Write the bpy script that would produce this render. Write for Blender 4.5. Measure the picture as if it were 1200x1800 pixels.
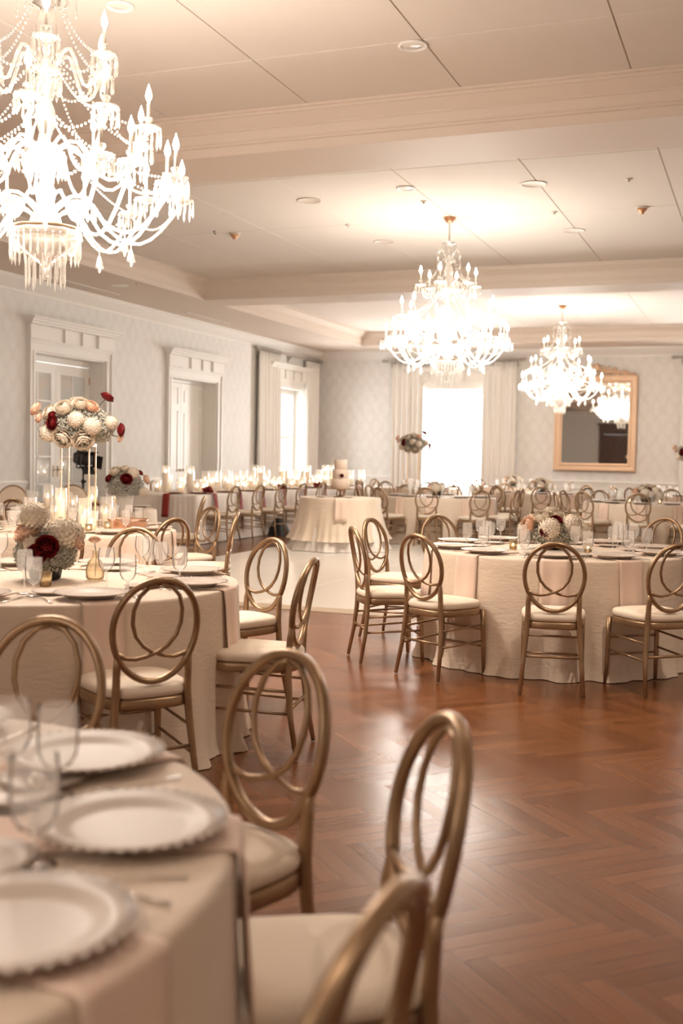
import bpy, bmesh, math, random
from math import sin, cos, pi, sqrt, atan2, radians, hypot
from mathutils import Vector, Matrix
random.seed(7)
S = bpy.context.scene
for o in list(bpy.data.objects): bpy.data.objects.remove(o)
COL = S.collection
# ------------------------------------------------------------------ camera
F_PX, YAW, PITCH, ROLL, CAMZ = 1944.0, -0.365035, -0.04997, 0.018184, 1.41
def basis(yaw, pitch, roll):
    Fv = Vector((sin(yaw)*cos(pitch), cos(yaw)*cos(pitch), sin(pitch)))
    R0 = Vector((cos(yaw), -sin(yaw), 0)); U0 = R0.cross(Fv)
    R = R0*cos(roll)+U0*sin(roll); U = -R0*sin(roll)+U0*cos(roll)
    return R, U, Fv
cR, cU, cF = basis(YAW, PITCH, ROLL)
cd = bpy.data.cameras.new('camera'); cam = bpy.data.objects.new('camera', cd); COL.objects.link(cam)
cam.matrix_world = Matrix(((cR.x,cU.x,-cF.x,0),(cR.y,cU.y,-cF.y,0),(cR.z,cU.z,-cF.z,CAMZ),(0,0,0,1)))
cd.sensor_fit = 'VERTICAL'; cd.sensor_height = 36; cd.sensor_width = 24
cd.lens = F_PX/1800*36; cd.clip_end = 200; cd.clip_start = .05
cd.dof.use_dof = True; cd.dof.focus_distance = 7.0; cd.dof.aperture_fstop = 2.4
S.camera = cam
# ------------------------------------------------------------------ look, world
S.view_settings.view_transform = 'Standard'; S.view_settings.look = 'None'
S.view_settings.exposure = 0.46; S.view_settings.gamma = 1; S.view_settings.use_curve_mapping = False
W = bpy.data.worlds.new('sky'); S.world = W; W.use_nodes = True
W.node_tree.nodes['Background'].inputs[0].default_value = (.93,.97,1,1)
W.node_tree.nodes['Background'].inputs[1].default_value = 3.0
P_CHAND = 46.0      # watts per chandelier point light
P_WIN = 270.0        # window daylight
P_DOWN = 95.0
WARM = (1,.83,.68); CHW = (1,.95,.87); DAY = (1,.99,.97)
def area(name, loc, rot, sx, sy, power, color):
    l = bpy.data.lights.new(name, 'AREA'); l.shape = 'RECTANGLE'; l.size = sx; l.size_y = sy
    l.energy = power; l.color = color
    o = bpy.data.objects.new(name, l); o.location = loc; o.rotation_euler = rot; COL.objects.link(o); return o
# daylight entering through the windows
area('daylight', (-7.87, 29.25, 1.9), (-pi/2,0,0), 1.7, 2.7, P_WIN*1.4, DAY)
area('daylight', (-.29, 29.25, 1.9), (-pi/2,0,0), 1.7, 2.7, P_WIN*1.4, DAY)
area('daylight', (-12.25, 26.65, 1.9), (0,-pi/2,0), 2.7, 1.7, P_WIN*.25, DAY)

# ------------------------------------------------------------------ materials
def principled(name, col, rough=.5, metal=0, bump=None, var=None, spec=.5, coat=0, sheen=0, emit=None):
    m = bpy.data.materials.new(name); m.use_nodes = True; nt = m.node_tree; n = nt.nodes; l = nt.links
    b = n['Principled BSDF']; b.inputs['Base Color'].default_value = (*col,1)
    b.inputs['Roughness'].default_value = rough; b.inputs['Metallic'].default_value = metal
    b.inputs['Specular IOR Level'].default_value = spec; b.inputs['Coat Weight'].default_value = coat
    b.inputs['Sheen Weight'].default_value = sheen
    if emit: b.inputs['Emission Color'].default_value = (*emit[0],1); b.inputs['Emission Strength'].default_value = emit[1]
    tc = n.new('ShaderNodeTexCoord')
    if var:   # (scale, amount)
        t = n.new('ShaderNodeTexNoise'); t.inputs['Scale'].default_value = var[0]; t.inputs['Detail'].default_value = 4
        l.new(tc.outputs['Object'], t.inputs['Vector'])
        r = n.new('ShaderNodeMix'); r.data_type='RGBA'; r.blend_type = 'MULTIPLY'; r.inputs[0].default_value = 1
        r.inputs[6].default_value = (*col,1)
        cr = n.new('ShaderNodeValToRGB'); a = 1-var[1]; cr.color_ramp.elements[0].color = (a,a,a,1); cr.color_ramp.elements[0].position=.3; cr.color_ramp.elements[1].position=.7
        l.new(t.outputs['Fac'], cr.inputs[0]); l.new(cr.outputs[0], r.inputs[7]); l.new(r.outputs[2], b.inputs['Base Color'])
    if bump:  # (scale, strength, distance)
        t = n.new('ShaderNodeTexNoise'); t.inputs['Scale'].default_value = bump[0]; t.inputs['Detail'].default_value = 3
        l.new(tc.outputs['Object'], t.inputs['Vector'])
        bp = n.new('ShaderNodeBump'); bp.inputs['Strength'].default_value = bump[1]; bp.inputs['Distance'].default_value = bump[2]
        l.new(t.outputs['Fac'], bp.inputs['Height']); l.new(bp.outputs[0], b.inputs['Normal'])
    return m
def cloth_mat(name, col, crinkle=.32):
    m = bpy.data.materials.new(name); m.use_nodes = True; nt = m.node_tree; n = nt.nodes; l = nt.links
    b = n['Principled BSDF']; b.inputs['Base Color'].default_value = (*col,1); b.inputs['Roughness'].default_value = .6
    b.inputs['Sheen Weight'].default_value = .25; b.inputs['Specular IOR Level'].default_value = .3
    tc = n.new('ShaderNodeTexCoord'); mp = n.new('ShaderNodeMapping'); mp.inputs['Scale'].default_value = (9,9,26)
    mp.inputs['Rotation'].default_value = (.5,.4,0)
    t = n.new('ShaderNodeTexNoise'); t.inputs['Scale'].default_value = 1; t.inputs['Detail'].default_value = 3; t.inputs['Distortion'].default_value = 1.4
    l.new(tc.outputs['Object'], mp.inputs[0]); l.new(mp.outputs[0], t.inputs['Vector'])
    bp = n.new('ShaderNodeBump'); bp.inputs['Strength'].default_value = crinkle; bp.inputs['Distance'].default_value = .012
    l.new(t.outputs['Fac'], bp.inputs['Height']); l.new(bp.outputs[0], b.inputs['Normal'])
    return m
def emis(name, col, st):
    m = bpy.data.materials.new(name); m.use_nodes = True; nt = m.node_tree; nt.nodes.clear()
    e = nt.nodes.new('ShaderNodeEmission'); e.inputs[0].default_value = (*col,1); e.inputs[1].default_value = st
    o = nt.nodes.new('ShaderNodeOutputMaterial'); nt.links.new(e.outputs[0], o.inputs[0]); return m
def mixmat(name, gcol, grough, tcol, base, fr_ior=1.5, fac_clear=.85, diff=(1,1,1), translucent=0):
    """thin glass: fresnel gloss over clear / translucent body"""
    m = bpy.data.materials.new(name); m.use_nodes = True; nt = m.node_tree; nt.nodes.clear(); n = nt.nodes; l = nt.links
    g = n.new('ShaderNodeBsdfGlossy'); g.inputs['Color'].default_value = (*gcol,1); g.inputs['Roughness'].default_value = grough
    t = n.new('ShaderNodeBsdfTransparent'); t.inputs[0].default_value = (*tcol,1)
    d = n.new('ShaderNodeBsdfDiffuse'); d.inputs[0].default_value = (*diff,1)
    tr = n.new('ShaderNodeBsdfTranslucent'); tr.inputs[0].default_value = (*diff,1)
    md = n.new('ShaderNodeMixShader'); md.inputs[0].default_value = translucent; l.new(d.outputs[0], md.inputs[1]); l.new(tr.outputs[0], md.inputs[2])
    mb = n.new('ShaderNodeMixShader'); mb.inputs[0].default_value = fac_clear; l.new(md.outputs[0], mb.inputs[1]); l.new(t.outputs[0], mb.inputs[2])
    lw = n.new('ShaderNodeLayerWeight'); lw.inputs[0].default_value = base
    mg = n.new('ShaderNodeMixShader'); l.new(lw.outputs['Facing'] if base > .3 else lw.outputs['Fresnel'], mg.inputs[0]); l.new(mb.outputs[0], mg.inputs[1]); l.new(g.outputs[0], mg.inputs[2])
    o = n.new('ShaderNodeOutputMaterial'); l.new(mg.outputs[0], o.inputs[0]); return m
M = {}
M['gold'] = principled('bronze gold paint', (.42,.28,.165), .36, .75, var=(14,.25))
M['seat'] = principled('ivory cushion', (.80,.69,.56), .7, bump=(300,.1,.002))
M['cloth'] = cloth_mat('ivory crinkle cloth', (.75,.62,.49))
M['skirt'] = cloth_mat('white gathered skirt', (.82,.75,.68), .25)
M['napkin'] = principled('blush napkin', (.80,.62,.51), .75, bump=(200,.15,.002))
M['wine_napkin'] = principled('wine red napkin', (.28,.024,.015), .6, bump=(200,.15,.002))
M['plate'] = principled('ivory glazed china', (.56,.48,.41), .42, spec=.3)
M['rim'] = principled('silvery rim', (.86,.78,.70), .15, .3)
M['silver'] = principled('polished silver', (.8,.76,.7), .15, 1)
M['glass'] = mixmat('clear glass', (1,1,1), .05, (1,1,1), .12, fac_clear=.76, diff=(1,.97,.93), translucent=.6)
M['crystal'] = mixmat('cut crystal', (1,.97,.93), .12, (1,1,1), .45, fac_clear=.60, diff=(.58,.54,.49), translucent=.6)
M['bulb'] = emis('candle bulb', (1,.88,.74), 34)
M['flame'] = emis('candle flame', (1,.76,.48), 24)
M['wax'] = principled('ivory wax', (.9,.78,.62), .5)
M['wax'].node_tree.nodes['Principled BSDF'].inputs['Subsurface Weight'].default_value = .6
M['wax'].node_tree.nodes['Principled BSDF'].inputs['Subsurface Radius'].default_value = (.05,.03,.015)
M['votive'] = mixmat('amber votive glass', (1,.92,.8), .15, (1,.93,.80), .2, fac_clear=.6, diff=(.9,.77,.58), translucent=.7)
M['white'] = principled('white woodwork', (.85,.82,.77), .42)
M['ceil'] = principled('ceiling panel', (.74,.67,.60), .85)
M['groove'] = principled('ceiling joint', (.56,.47,.39), .9)
M['mould'] = principled('cream moulding', (.72,.62,.53), .6)
M['fixture'] = principled('white fixture', (.66,.57,.49), .5)
M['copper'] = principled('copper fixture', (.62,.33,.18), .35, .6)
M['dark'] = principled('black equipment', (.012,.010,.010), .45)
M['wood'] = principled('dark brown door', (.13,.055,.028), .4, var=(6,.4))
M['floorwhite'] = principled('white dance floor panel', (.64,.59,.53), .25)
M['edge'] = principled('beige ramp edge', (.42,.33,.24), .4)
M['curtain'] = principled('sheer ivory curtain', (.86,.83,.78), .8)
M['icing'] = principled('ivory icing', (.72,.58,.47), .6)
M['cream'] = principled('cream petals', (.80,.71,.59), .8)
M['blush'] = principled('blush petals', (.85,.60,.45), .7)
M['red'] = principled('dark red petals', (.20,.006,.008), .6)
M['breath'] = principled('baby breath', (.55,.53,.46), .9)
M['leaf'] = principled('leaf', (.06,.075,.04), .7)
M['urn'] = principled('white vase', (.8,.76,.7), .5)
M['rosegold'] = principled('rose gold tub', (.55,.32,.22), .3, .8)
M['gilt'] = principled('gilt frame', (.74,.52,.35), .5, .35, bump=(60,.3,.004))
M['mirror'] = principled('silvered mirror', (.88,.84,.78), .02, 1)
M['brown'] = principled('dark charger', (.28,.12,.07), .3, .3)
M['beads'] = principled('sealed opal', (.8,.75,.68), .2)
# wallpaper: pale damask ogee
def wallpaper():
    m = principled('damask wallpaper', (.70,.65,.58), .75); nt = m.node_tree; n = nt.nodes; l = nt.links; b = n['Principled BSDF']
    tc = n.new('ShaderNodeTexCoord'); sx = n.new('ShaderNodeSeparateXYZ'); l.new(tc.outputs['Object'], sx.inputs[0])
    def mt(op, a, b_=None):
        q = n.new('ShaderNodeMath'); q.operation = op
        for i, v in enumerate((a, b_)):
            if v is None: continue
            if hasattr(v, 'links') or hasattr(v, 'is_linked'): l.new(v, q.inputs[i])
            else: q.inputs[i].default_value = v
        return q.outputs[0]
    h = mt('ADD', sx.outputs['X'], sx.outputs['Y'])
    u = mt('MULTIPLY', h, 2*pi/.62); v = mt('MULTIPLY', sx.outputs['Z'], 2*pi/1.0)
    a = mt('ADD', u, mt('MULTIPLY', mt('SINE', v), 1.3)); c = mt('SUBTRACT', u, mt('MULTIPLY', mt('SINE', v), 1.3))
    e = mt('MULTIPLY', mt('COSINE', a), mt('COSINE', c))
    ab = mt('ABSOLUTE', e)
    t = n.new('ShaderNodeTexNoise'); t.inputs['Scale'].default_value = 6; t.inputs['Detail'].default_value = 5; l.new(tc.outputs['Object'], t.inputs['Vector'])
    tot = mt('ADD', mt('MULTIPLY', ab, .36), mt('MULTIPLY', t.outputs['Fac'], .8))
    cr = n.new('ShaderNodeValToRGB'); l.new(tot, cr.inputs[0])
    cr.color_ramp.elements[0].position = .35; cr.color_ramp.elements[0].color = (.745,.715,.67,1)
    cr.color_ramp.elements[1].position = .65; cr.color_ramp.elements[1].color = (.79,.77,.735,1)
    l.new(cr.outputs[0], b.inputs['Base Color'])
    r2 = n.new('ShaderNodeMapRange'); r2.inputs[3].default_value = .45; r2.inputs[4].default_value = .8; l.new(tot, r2.inputs[0]); l.new(r2.outputs[0], b.inputs['Roughness'])
    return m
M['paper'] = wallpaper()
def herringbone():
    m = principled('herringbone floor', (.1,.04,.02), .25, spec=.5); nt = m.node_tree; n = nt.nodes; l = nt.links; b = n['Principled BSDF']
    def mt(op, a, b_=None, c_=None):
        q = n.new('ShaderNodeMath'); q.operation = op
        for i, v in enumerate((a, b_, c_)):
            if v is None: continue
            if isinstance(v, (int, float)): q.inputs[i].default_value = v
            else: l.new(v, q.inputs[i])
        return q.outputs[0]
    tc = n.new('ShaderNodeTexCoord'); mp = n.new('ShaderNodeMapping'); mp.inputs['Rotation'].default_value = (0,0,radians(45))
    w = .075; N = 7.0
    mp.inputs['Scale'].default_value = (1/w,1/w,1); l.new(tc.outputs['Object'], mp.inputs[0])
    sx = n.new('ShaderNodeSeparateXYZ'); l.new(mp.outputs[0], sx.inputs[0])
    x, y = sx.outputs['X'], sx.outputs['Y']
    i, j = mt('FLOOR', x), mt('FLOOR', y); fx, fy = mt('FRACT', x), mt('FRACT', y)
    k = mt('FLOORED_MODULO', mt('SUBTRACT', i, j), 2*N)
    hor = mt('LESS_THAN', k, N-.5)          # 1 = plank along x
    m2 = mt('SUBTRACT', k, N)
    idh = mt('ADD', mt('MULTIPLY', mt('SUBTRACT', i, k), 12.9898), mt('MULTIPLY', j, 78.233))
    idv = mt('ADD', mt('MULTIPLY', i, 39.425), mt('MULTIPLY', mt('ADD', j, m2), 11.135))
    ids = mt('ADD', mt('MULTIPLY', hor, idh), mt('MULTIPLY', mt('SUBTRACT', 1.0, hor), mt('ADD', idv, 7.7)))
    rnd = mt('FRACT', mt('MULTIPLY', mt('SINE', ids), 43758.5))
    across = mt('ADD', mt('MULTIPLY', hor, fy), mt('MULTIPLY', mt('SUBTRACT', 1.0, hor), fx))
    edge = mt('MULTIPLY', mt('ABSOLUTE', mt('SUBTRACT', across, .5)), 2.0)
    gap = mt('GREATER_THAN', edge, .965)
    # grain
    g1 = n.new('ShaderNodeCombineXYZ'); 
    l.new(mt('ADD', mt('MULTIPLY', hor, mt('MULTIPLY', x, .12)), mt('MULTIPLY', mt('SUBTRACT',1.0,hor), mt('MULTIPLY', y, .12))), g1.inputs[0])
    l.new(mt('MULTIPLY', across, 2.5), g1.inputs[1]); l.new(mt('MULTIPLY', rnd, 40), g1.inputs[2])
    t = n.new('ShaderNodeTexNoise'); t.inputs['Scale'].default_value = 2.5; t.inputs['Detail'].default_value = 5; l.new(g1.outputs[0], t.inputs['Vector'])
    tot = mt('ADD', mt('MULTIPLY', rnd, .5), mt('MULTIPLY', t.outputs['Fac'], .6))
    cr = n.new('ShaderNodeValToRGB'); l.new(tot, cr.inputs[0])
    cr.color_ramp.elements[0].position = .15; cr.color_ramp.elements[0].color = (.115,.038,.012,1)
    cr.color_ramp.elements[1].position = .95; cr.color_ramp.elements[1].color = (.225,.085,.030,1)
    mx = n.new('ShaderNodeMix'); mx.data_type = 'RGBA'; l.new(gap, mx.inputs[0]); l.new(cr.outputs[0], mx.inputs[6]); mx.inputs[7].default_value = (.075,.025,.010,1)
    l.new(mx.outputs[2], b.inputs['Base Color'])
    l.new(mt('ADD', .215, mt('MULTIPLY', rnd, .05)), b.inputs['Roughness'])
    tw = n.new('ShaderNodeTexNoise'); tw.inputs['Scale'].default_value = 3.0; l.new(tc.outputs['Object'], tw.inputs['Vector'])
    hgt = mt('ADD', mt('MULTIPLY', mt('POWER', edge, 6.0), -.12), mt('ADD', mt('MULTIPLY', rnd, .6), mt('MULTIPLY', tw.outputs['Fac'], 2.0)))
    bp = n.new('ShaderNodeBump'); bp.inputs['Strength'].default_value = .22; bp.inputs['Distance'].default_value = .004
    l.new(hgt, bp.inputs['Height']); l.new(bp.outputs[0], b.inputs['Normal'])
    return m
M['floor'] = herringbone()

# ------------------------------------------------------------------ mesh helpers
class MB:
    def __init__(s): s.v = []; s.f = []; s.sm = []
    def add(s, vs, fs, smooth=True, mat=None):
        b = len(s.v)
        s.v += [tuple((mat @ Vector(p))) if mat else tuple(p) for p in vs]
        s.f += [[i+b for i in f] for f in fs]; s.sm += [smooth]*len(fs); return s
    def box(s, c, d, rz=0, mat=None, ch=0):
        x, y, z = d[0]/2, d[1]/2, d[2]/2
        if ch > 0:
            vs = []
            for sz in (-1,1):
                for lay in (0,1):
                    zz = sz*(z-ch) if lay == 0 else sz*z
                    xx, yy = (x, y) if lay == 0 else (x-ch, y-ch)
                    vs.append((xx,yy,zz))
            order = [vs[1], vs[0], vs[2], vs[3]]   # bottom inner, bottom outer, top outer, top inner
            P = []
            for (xx,yy,zz) in order:
                c_ = min(ch, xx, yy)
                P.append([(xx,-yy+c_,zz),(xx,yy-c_,zz),(xx-c_,yy,zz),(-xx+c_,yy,zz),(-xx,yy-c_,zz),(-xx,-yy+c_,zz),(-xx+c_,-yy,zz),(xx-c_,-yy,zz)])
            V = [p for r in P for p in r]; Fc = []
            for r in range(3):
                for i in range(8):
                    j = (i+1) % 8; Fc.append([r*8+i, r*8+j, r*8+8+j, r*8+8+i])
            Fc.append(list(range(7,-1,-1))); Fc.append([24+i for i in range(8)])
        else:
            V = [(-x,-y,-z),(x,-y,-z),(x,y,-z),(-x,y,-z),(-x,-y,z),(x,-y,z),(x,y,z),(-x,y,z)]
            Fc = [[3,2,1,0],[4,5,6,7],[0,1,5,4],[1,2,6,5],[2,3,7,6],[3,0,4,7]]
        mm = Matrix.Translation(c) @ Matrix.Rotation(rz,4,'Z')
        if mat: mm = mat @ mm
        return s.add(V, Fc, False, mm)
    def lathe(s, prof, n=20, c=(0,0,0), mat=None, cap=True, flute=0, fn=0, a0=0):
        V = []; Fc = []
        for (r, z) in prof:
            for i in range(n):
                a = 2*pi*i/n+a0; rr = r*(1+flute*cos(fn*a)) if flute else r
                V.append((c[0]+rr*cos(a), c[1]+rr*sin(a), c[2]+z))
        for k in range(len(prof)-1):
            for i in range(n):
                j = (i+1) % n; Fc.append([k*n+i, k*n+j, (k+1)*n+j, (k+1)*n+i])
        if cap:
            Fc.append([i for i in range(n-1,-1,-1)]); Fc.append([(len(prof)-1)*n+i for i in range(n)])
        return s.add(V, Fc, True, mat)
    def tube(s, pts, r, n=8, closed=False, mat=None, up=None, cap=True, flat=1.0):
        pts = [Vector(p) for p in pts]; m = len(pts); V = []; Fc = []
        rs = r if isinstance(r, (list, tuple)) else [r]*m
        prev = None
        for i, p in enumerate(pts):
            if closed: t = pts[(i+1) % m]-pts[i-1]
            else: t = pts[min(i+1,m-1)]-pts[max(i-1,0)]
            t.normalize()
            ref = Vector(up) if up else (prev if prev else (Vector((0,0,1)) if abs(t.z) < .9 else Vector((1,0,0))))
            b = t.cross(ref)
            if b.length < 1e-5: b = t.cross(Vector((0,1,0)))
            b.normalize(); nn = b.cross(t); nn.normalize()
            if not up: prev = nn
            for k in range(n):
                a = 2*pi*k/n; V.append(tuple(p + nn*cos(a)*rs[i]*flat + b*sin(a)*rs[i]))
        seg = m if closed else m-1
        for i in range(seg):
            for k in range(n):
                k2 = (k+1) % n; i2 = (i+1) % m
                Fc.append([i*n+k, i*n+k2, i2*n+k2, i2*n+k])
        if not closed and cap:
            Fc.append(list(range(n-1,-1,-1))); Fc.append([(m-1)*n+k for k in range(n)])
        return s.add(V, Fc, True, mat)
    def bar(s, a, b, r, n=8): return s.tube([a,b], r, n)
    def grid(s, fn, nu, nv, closed_u=False, smooth=True, flip=False):
        V = [fn(i/(nu if closed_u else nu-1), j/(nv-1)) for j in range(nv) for i in range(nu)]; Fc = []
        for j in range(nv-1):
            for i in range(nu if closed_u else nu-1):
                i2 = (i+1) % nu; q = [j*nu+i, j*nu+i2, (j+1)*nu+i2, (j+1)*nu+i]
                Fc.append(q[::-1] if flip else q)
        return s.add(V, Fc, smooth)
    def ball(s, c, r, sc=(1,1,1), n=8, m=6, mat=None):
        V = [(c[0], c[1], c[2]-r*sc[2])]; 
        for j in range(1, m):
            ph = -pi/2+pi*j/m
            for i in range(n):
                a = 2*pi*i/n; V.append((c[0]+r*sc[0]*cos(ph)*cos(a), c[1]+r*sc[1]*cos(ph)*sin(a), c[2]+r*sc[2]*sin(ph)))
        V.append((c[0], c[1], c[2]+r*sc[2])); Fc = []
        for i in range(n): Fc.append([0, 1+(i+1)%n, 1+i])
        for j in range(m-2):
            for i in range(n):
                a = 1+j*n; Fc.append([a+i, a+(i+1)%n, a+n+(i+1)%n, a+n+i])
        a = 1+(m-2)*n
        for i in range(n): Fc.append([a+i, a+(i+1)%n, len(V)-1])
        return s.add(V, Fc, True, mat)
    def mesh(s, name, mat):
        me = bpy.data.meshes.new(name); me.from_pydata(s.v, [], s.f); me.materials.append(mat)
        me.polygons.foreach_set('use_smooth', s.sm); me.update(); return me
    def build(s, name, mat, parent=None, loc=None, **k):
        o = bpy.data.objects.new(name, s.mesh(name, mat)); COL.objects.link(o)
        if parent: o.parent = parent
        if loc: o.location = loc
        if k: tag(o, **k)
        return o
def solidify(o, t, off=0):
    md = o.modifiers.new('solid','SOLIDIFY'); md.thickness = t; md.offset = off; return o
def tag(o, label=None, cat=None, group=None, kind=None):
    if label: o['label'] = label
    if cat: o['category'] = cat
    if group: o['group'] = group
    if kind: o['kind'] = kind
    return o
def empty(name, label=None, cat=None, group=None, loc=(0,0,0), rz=0):
    o = bpy.data.objects.new(name, None); COL.objects.link(o); o.location = loc; o.rotation_euler = (0,0,rz); o.empty_display_size = .1
    return tag(o, label, cat, group)
KIDS = {}
def part(mb_or_mesh, name, mat, parent, loc=None, rot=None):
    me = mb_or_mesh.mesh(name, mat) if isinstance(mb_or_mesh, MB) else mb_or_mesh
    o = bpy.data.objects.new(name, me); COL.objects.link(o); o.parent = parent
    if loc: o.location = loc
    if rot: o.rotation_euler = rot
    KIDS.setdefault(parent.name, []).append(o); return o
USED = set()
def place(proto, label, loc, rz=0, group=None, cat=None, sc=None):
    """first call moves the prototype, later calls copy it with its parts and sub-parts"""
    def cp(o, par):
        c = o.copy(); COL.objects.link(c); c.parent = par
        for ch in KIDS.get(o.name, []):
            cp(ch, c)
        return c
    if proto.name not in USED: USED.add(proto.name); r = proto
    else: r = cp(proto, None)
    r.location = loc; r.rotation_euler = (0,0,rz)
    if sc: r.scale = (sc,sc,sc)
    tag(r, label, cat, group); return r

# ------------------------------------------------------------------ room shell
XL, XR, YR, YB, ZS, ZC = -11.75, 3.6, -8.0, 28.8, 4.3, 4.65
def struct(mb, name, mat, parent=None):
    o = mb.build(name, mat, parent)
    if not parent: o['kind'] = 'structure'
    return o
struct(MB().box(((XL+XR)/2,(YR+YB)/2,-.05),(XR-XL+1.6,YB-YR+1.6,.1)), 'floor', M['floor'])
WT = .5   # wall thickness
def wall(name, axis, pos, sgn, a0, a1, holes):
    """axis 'x': wall plane x=pos, extends outwards sgn; holes (a, b, z0, z1)"""
    mb = MB(); H = ZC+.1
    def blk(p, q, z0, z1):
        if q-p < .001 or z1-z0 < .001: return
        if axis == 'x': mb.box((pos+sgn*WT/2,(p+q)/2,(z0+z1)/2),(WT,q-p,z1-z0))
        else: mb.box(((p+q)/2,pos+sgn*WT/2,(z0+z1)/2),(q-p,WT,z1-z0))
    cur = a0
    for (p,q,z0,z1) in sorted(holes):
        blk(cur,p,0,H); blk(p,q,0,z0); blk(p,q,z1,H); cur = q
    blk(cur,a1,0,H)
    return struct(mb, name, M['paper'])
D1 = (15.86, 18.05, 0, 3.13); D2 = (20.52, 22.62, 0, 3.05); W1 = (25.55, 27.75, .42, 3.2)
wall('wall_left','x',XL,-1,YR-WT,YB+WT,[D1,D2,W1])
W2 = (-8.9,-6.84,.42,3.28); W3 = (-1.32,.74,.42,3.28)
wall('wall_back','y',YB,1,XL,XR,[W2,W3])
wall('wall_right','x',XR,1,YR-WT,YB+WT,[])
DR = (-8.9,-7.1,0,3.05)
wall('wall_rear','y',YR,-1,XL,XR,[DR])
# trim profiles swept round a rectangle (mitred); off>0 = towards inside
def rect_sweep(mb, x0,x1,y0,y1,prof, closedp=False):
    n = len(prof); V = []
    for (off,z) in prof:
        V += [(x0+off,y0+off,z),(x1-off,y0+off,z),(x1-off,y1-off,z),(x0+off,y1-off,z)]
    Fc = []
    for k in range(n-1):
        for i in range(4):
            j = (i+1)%4; Fc.append([k*4+j,k*4+i,(k+1)*4+i,(k+1)*4+j])
    mb.add(V,Fc,False)
def curve(p0, p1, bulge, n=5):
    """little ogee/cove between two profile points"""
    out = []
    for i in range(n+1):
        t = i/n; s_ = sin(pi*t)*bulge
        out.append((p0[0]+(p1[0]-p0[0])*t - s_, p0[1]+(p1[1]-p0[1])*t - s_*.6))
    return out
crown = [(0,4.06),(.02,4.06),(.02,4.10)]+curve((.03,4.11),(.16,4.24),-.02)+[(.18,4.24),(.18,4.27),(.20,4.27),(.20,4.301)]
mb = MB(); rect_sweep(mb,XL,XR,YR,YB,crown); struct(mb,'trim_1',M['white'])
# soffit frame with three coffers and beams between
CX0, CX1 = -9.96, 1.8
COFF = [(-6.5,.75),(1.65,9.74),(10.64,18.62),(19.5,27.3)]
mb = MB(); ys = [YR]+[v for c in COFF for v in c]+[YB]
def slab(x0,x1,y0,y1): mb.box(((x0+x1)/2,(y0+y1)/2,(ZS+ZC+.1)/2),(x1-x0,y1-y0,ZC+.1-ZS))
slab(XL,CX0,YR,YB); slab(CX1,XR,YR,YB)
for i in range(0,len(ys),2): slab(CX0,CX1,ys[i],ys[i+1])
struct(mb,'trim_2',M['mould'])
cp = [(.003,4.303),(.003,4.385),(.025,4.39),(.025,4.41),(.04,4.415),(.04,4.425)]+[(.045,4.425),(.045,4.505),(.06,4.51),(.06,4.525)]+curve((.07,4.53),(.17,4.60),-.015)+[(.19,4.60),(.19,4.625),(.215,4.63),(.215,4.652)]
for k,(a,b) in enumerate(COFF):
    mb = MB(); rect_sweep(mb,CX0,CX1,a,b,cp); struct(mb,'trim_%d'%(k+3),M['mould'])
# ceiling panels with joints: slightly separated slabs
mb = MB(); mb.box(((XL+XR)/2,(YR+YB)/2,ZC+.058),(XR-XL+1,YB-YR+1,.1)); 
cl = struct(mb,'ceiling',M['groove'])
PXS = [-9.96,-8.4,-6.85,-5.5,-4.05,-2.6,-1.15,.35,1.8]
mb = MB()
for k,(a,b) in enumerate(COFF):
    yy = [a + (b-a)*t for t in (0,.17,.5,.83,1)]
    for i in range(len(PXS)-1):
        for j in range(len(yy)-1):
            g = .006
            mb.box(((PXS[i]+PXS[i+1])/2,(yy[j]+yy[j+1])/2,ZC+.012),(PXS[i+1]-PXS[i]-2*g,yy[j+1]-yy[j]-2*g,.024),ch=.003)
p = mb.build('ceiling_panels', M['ceil'], cl)
# chair rail + wainscot pieces
RZ = .86
def rail(n1, n2, axis, pos, sgn, segs):
    mb = MB(); mw = MB()
    for (a,b) in segs:
        L = b-a; c = (a+b)/2
        def bx(m_, dep, z0, z1):
            if axis=='x': m_.box((pos+sgn*dep/2,c,(z0+z1)/2),(dep,L,z1-z0))
            else: m_.box((c,pos+sgn*dep/2,(z0+z1)/2),(L,dep,z1-z0))
        bx(mb,.035,RZ-.06,RZ); bx(mb,.06,RZ,RZ+.03); bx(mb,.04,RZ+.03,RZ+.045)
        bx(mw,.012,0,RZ-.06); bx(mb,.03,0,.16)
        # raised panel frames
        npn = max(1,int(L/1.1)); pw = L/npn
        for i in range(npn):
            q = a+pw*(i+.5); hw = pw/2-.12
            if hw < .1: continue
            for (u,v,z0,z1) in ((q-hw,q+hw,.70,.73),(q-hw,q+hw,.25,.28),(q-hw,q-hw+.03,.28,.70),(q+hw-.03,q+hw,.28,.70)):
                cc=(u+v)/2
                if axis=='x': mb.box((pos+sgn*.015,cc,(z0+z1)/2),(.03,v-u,z1-z0))
                else: mb.box((cc,pos+sgn*.015,(z0+z1)/2),(v-u,.03,z1-z0))
    struct(mw,n1,M['white']); struct(mb,n2,M['white'])
rail('trim_7','baseboard_left','x',XL,1,[(YR,D1[0]-.2),(D1[1]+.2,D2[0]-.2),(D2[1]+.2,W1[0]-.17),(W1[1]+.17,YB)])
rail('trim_8','baseboard_back','y',YB,-1,[(XL+.06,W2[0]-.17),(W2[1]+.17,W3[0]-.17),(W3[1]+.17,XR)])
rail('trim_9','baseboard_right','x',XR,-1,[(YR,YB-.06)])
rail('trim_10','baseboard_rear','y',YR,1,[(XL+.06,DR[0]-.2),(DR[1]+.2,XR-.06)])

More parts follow.
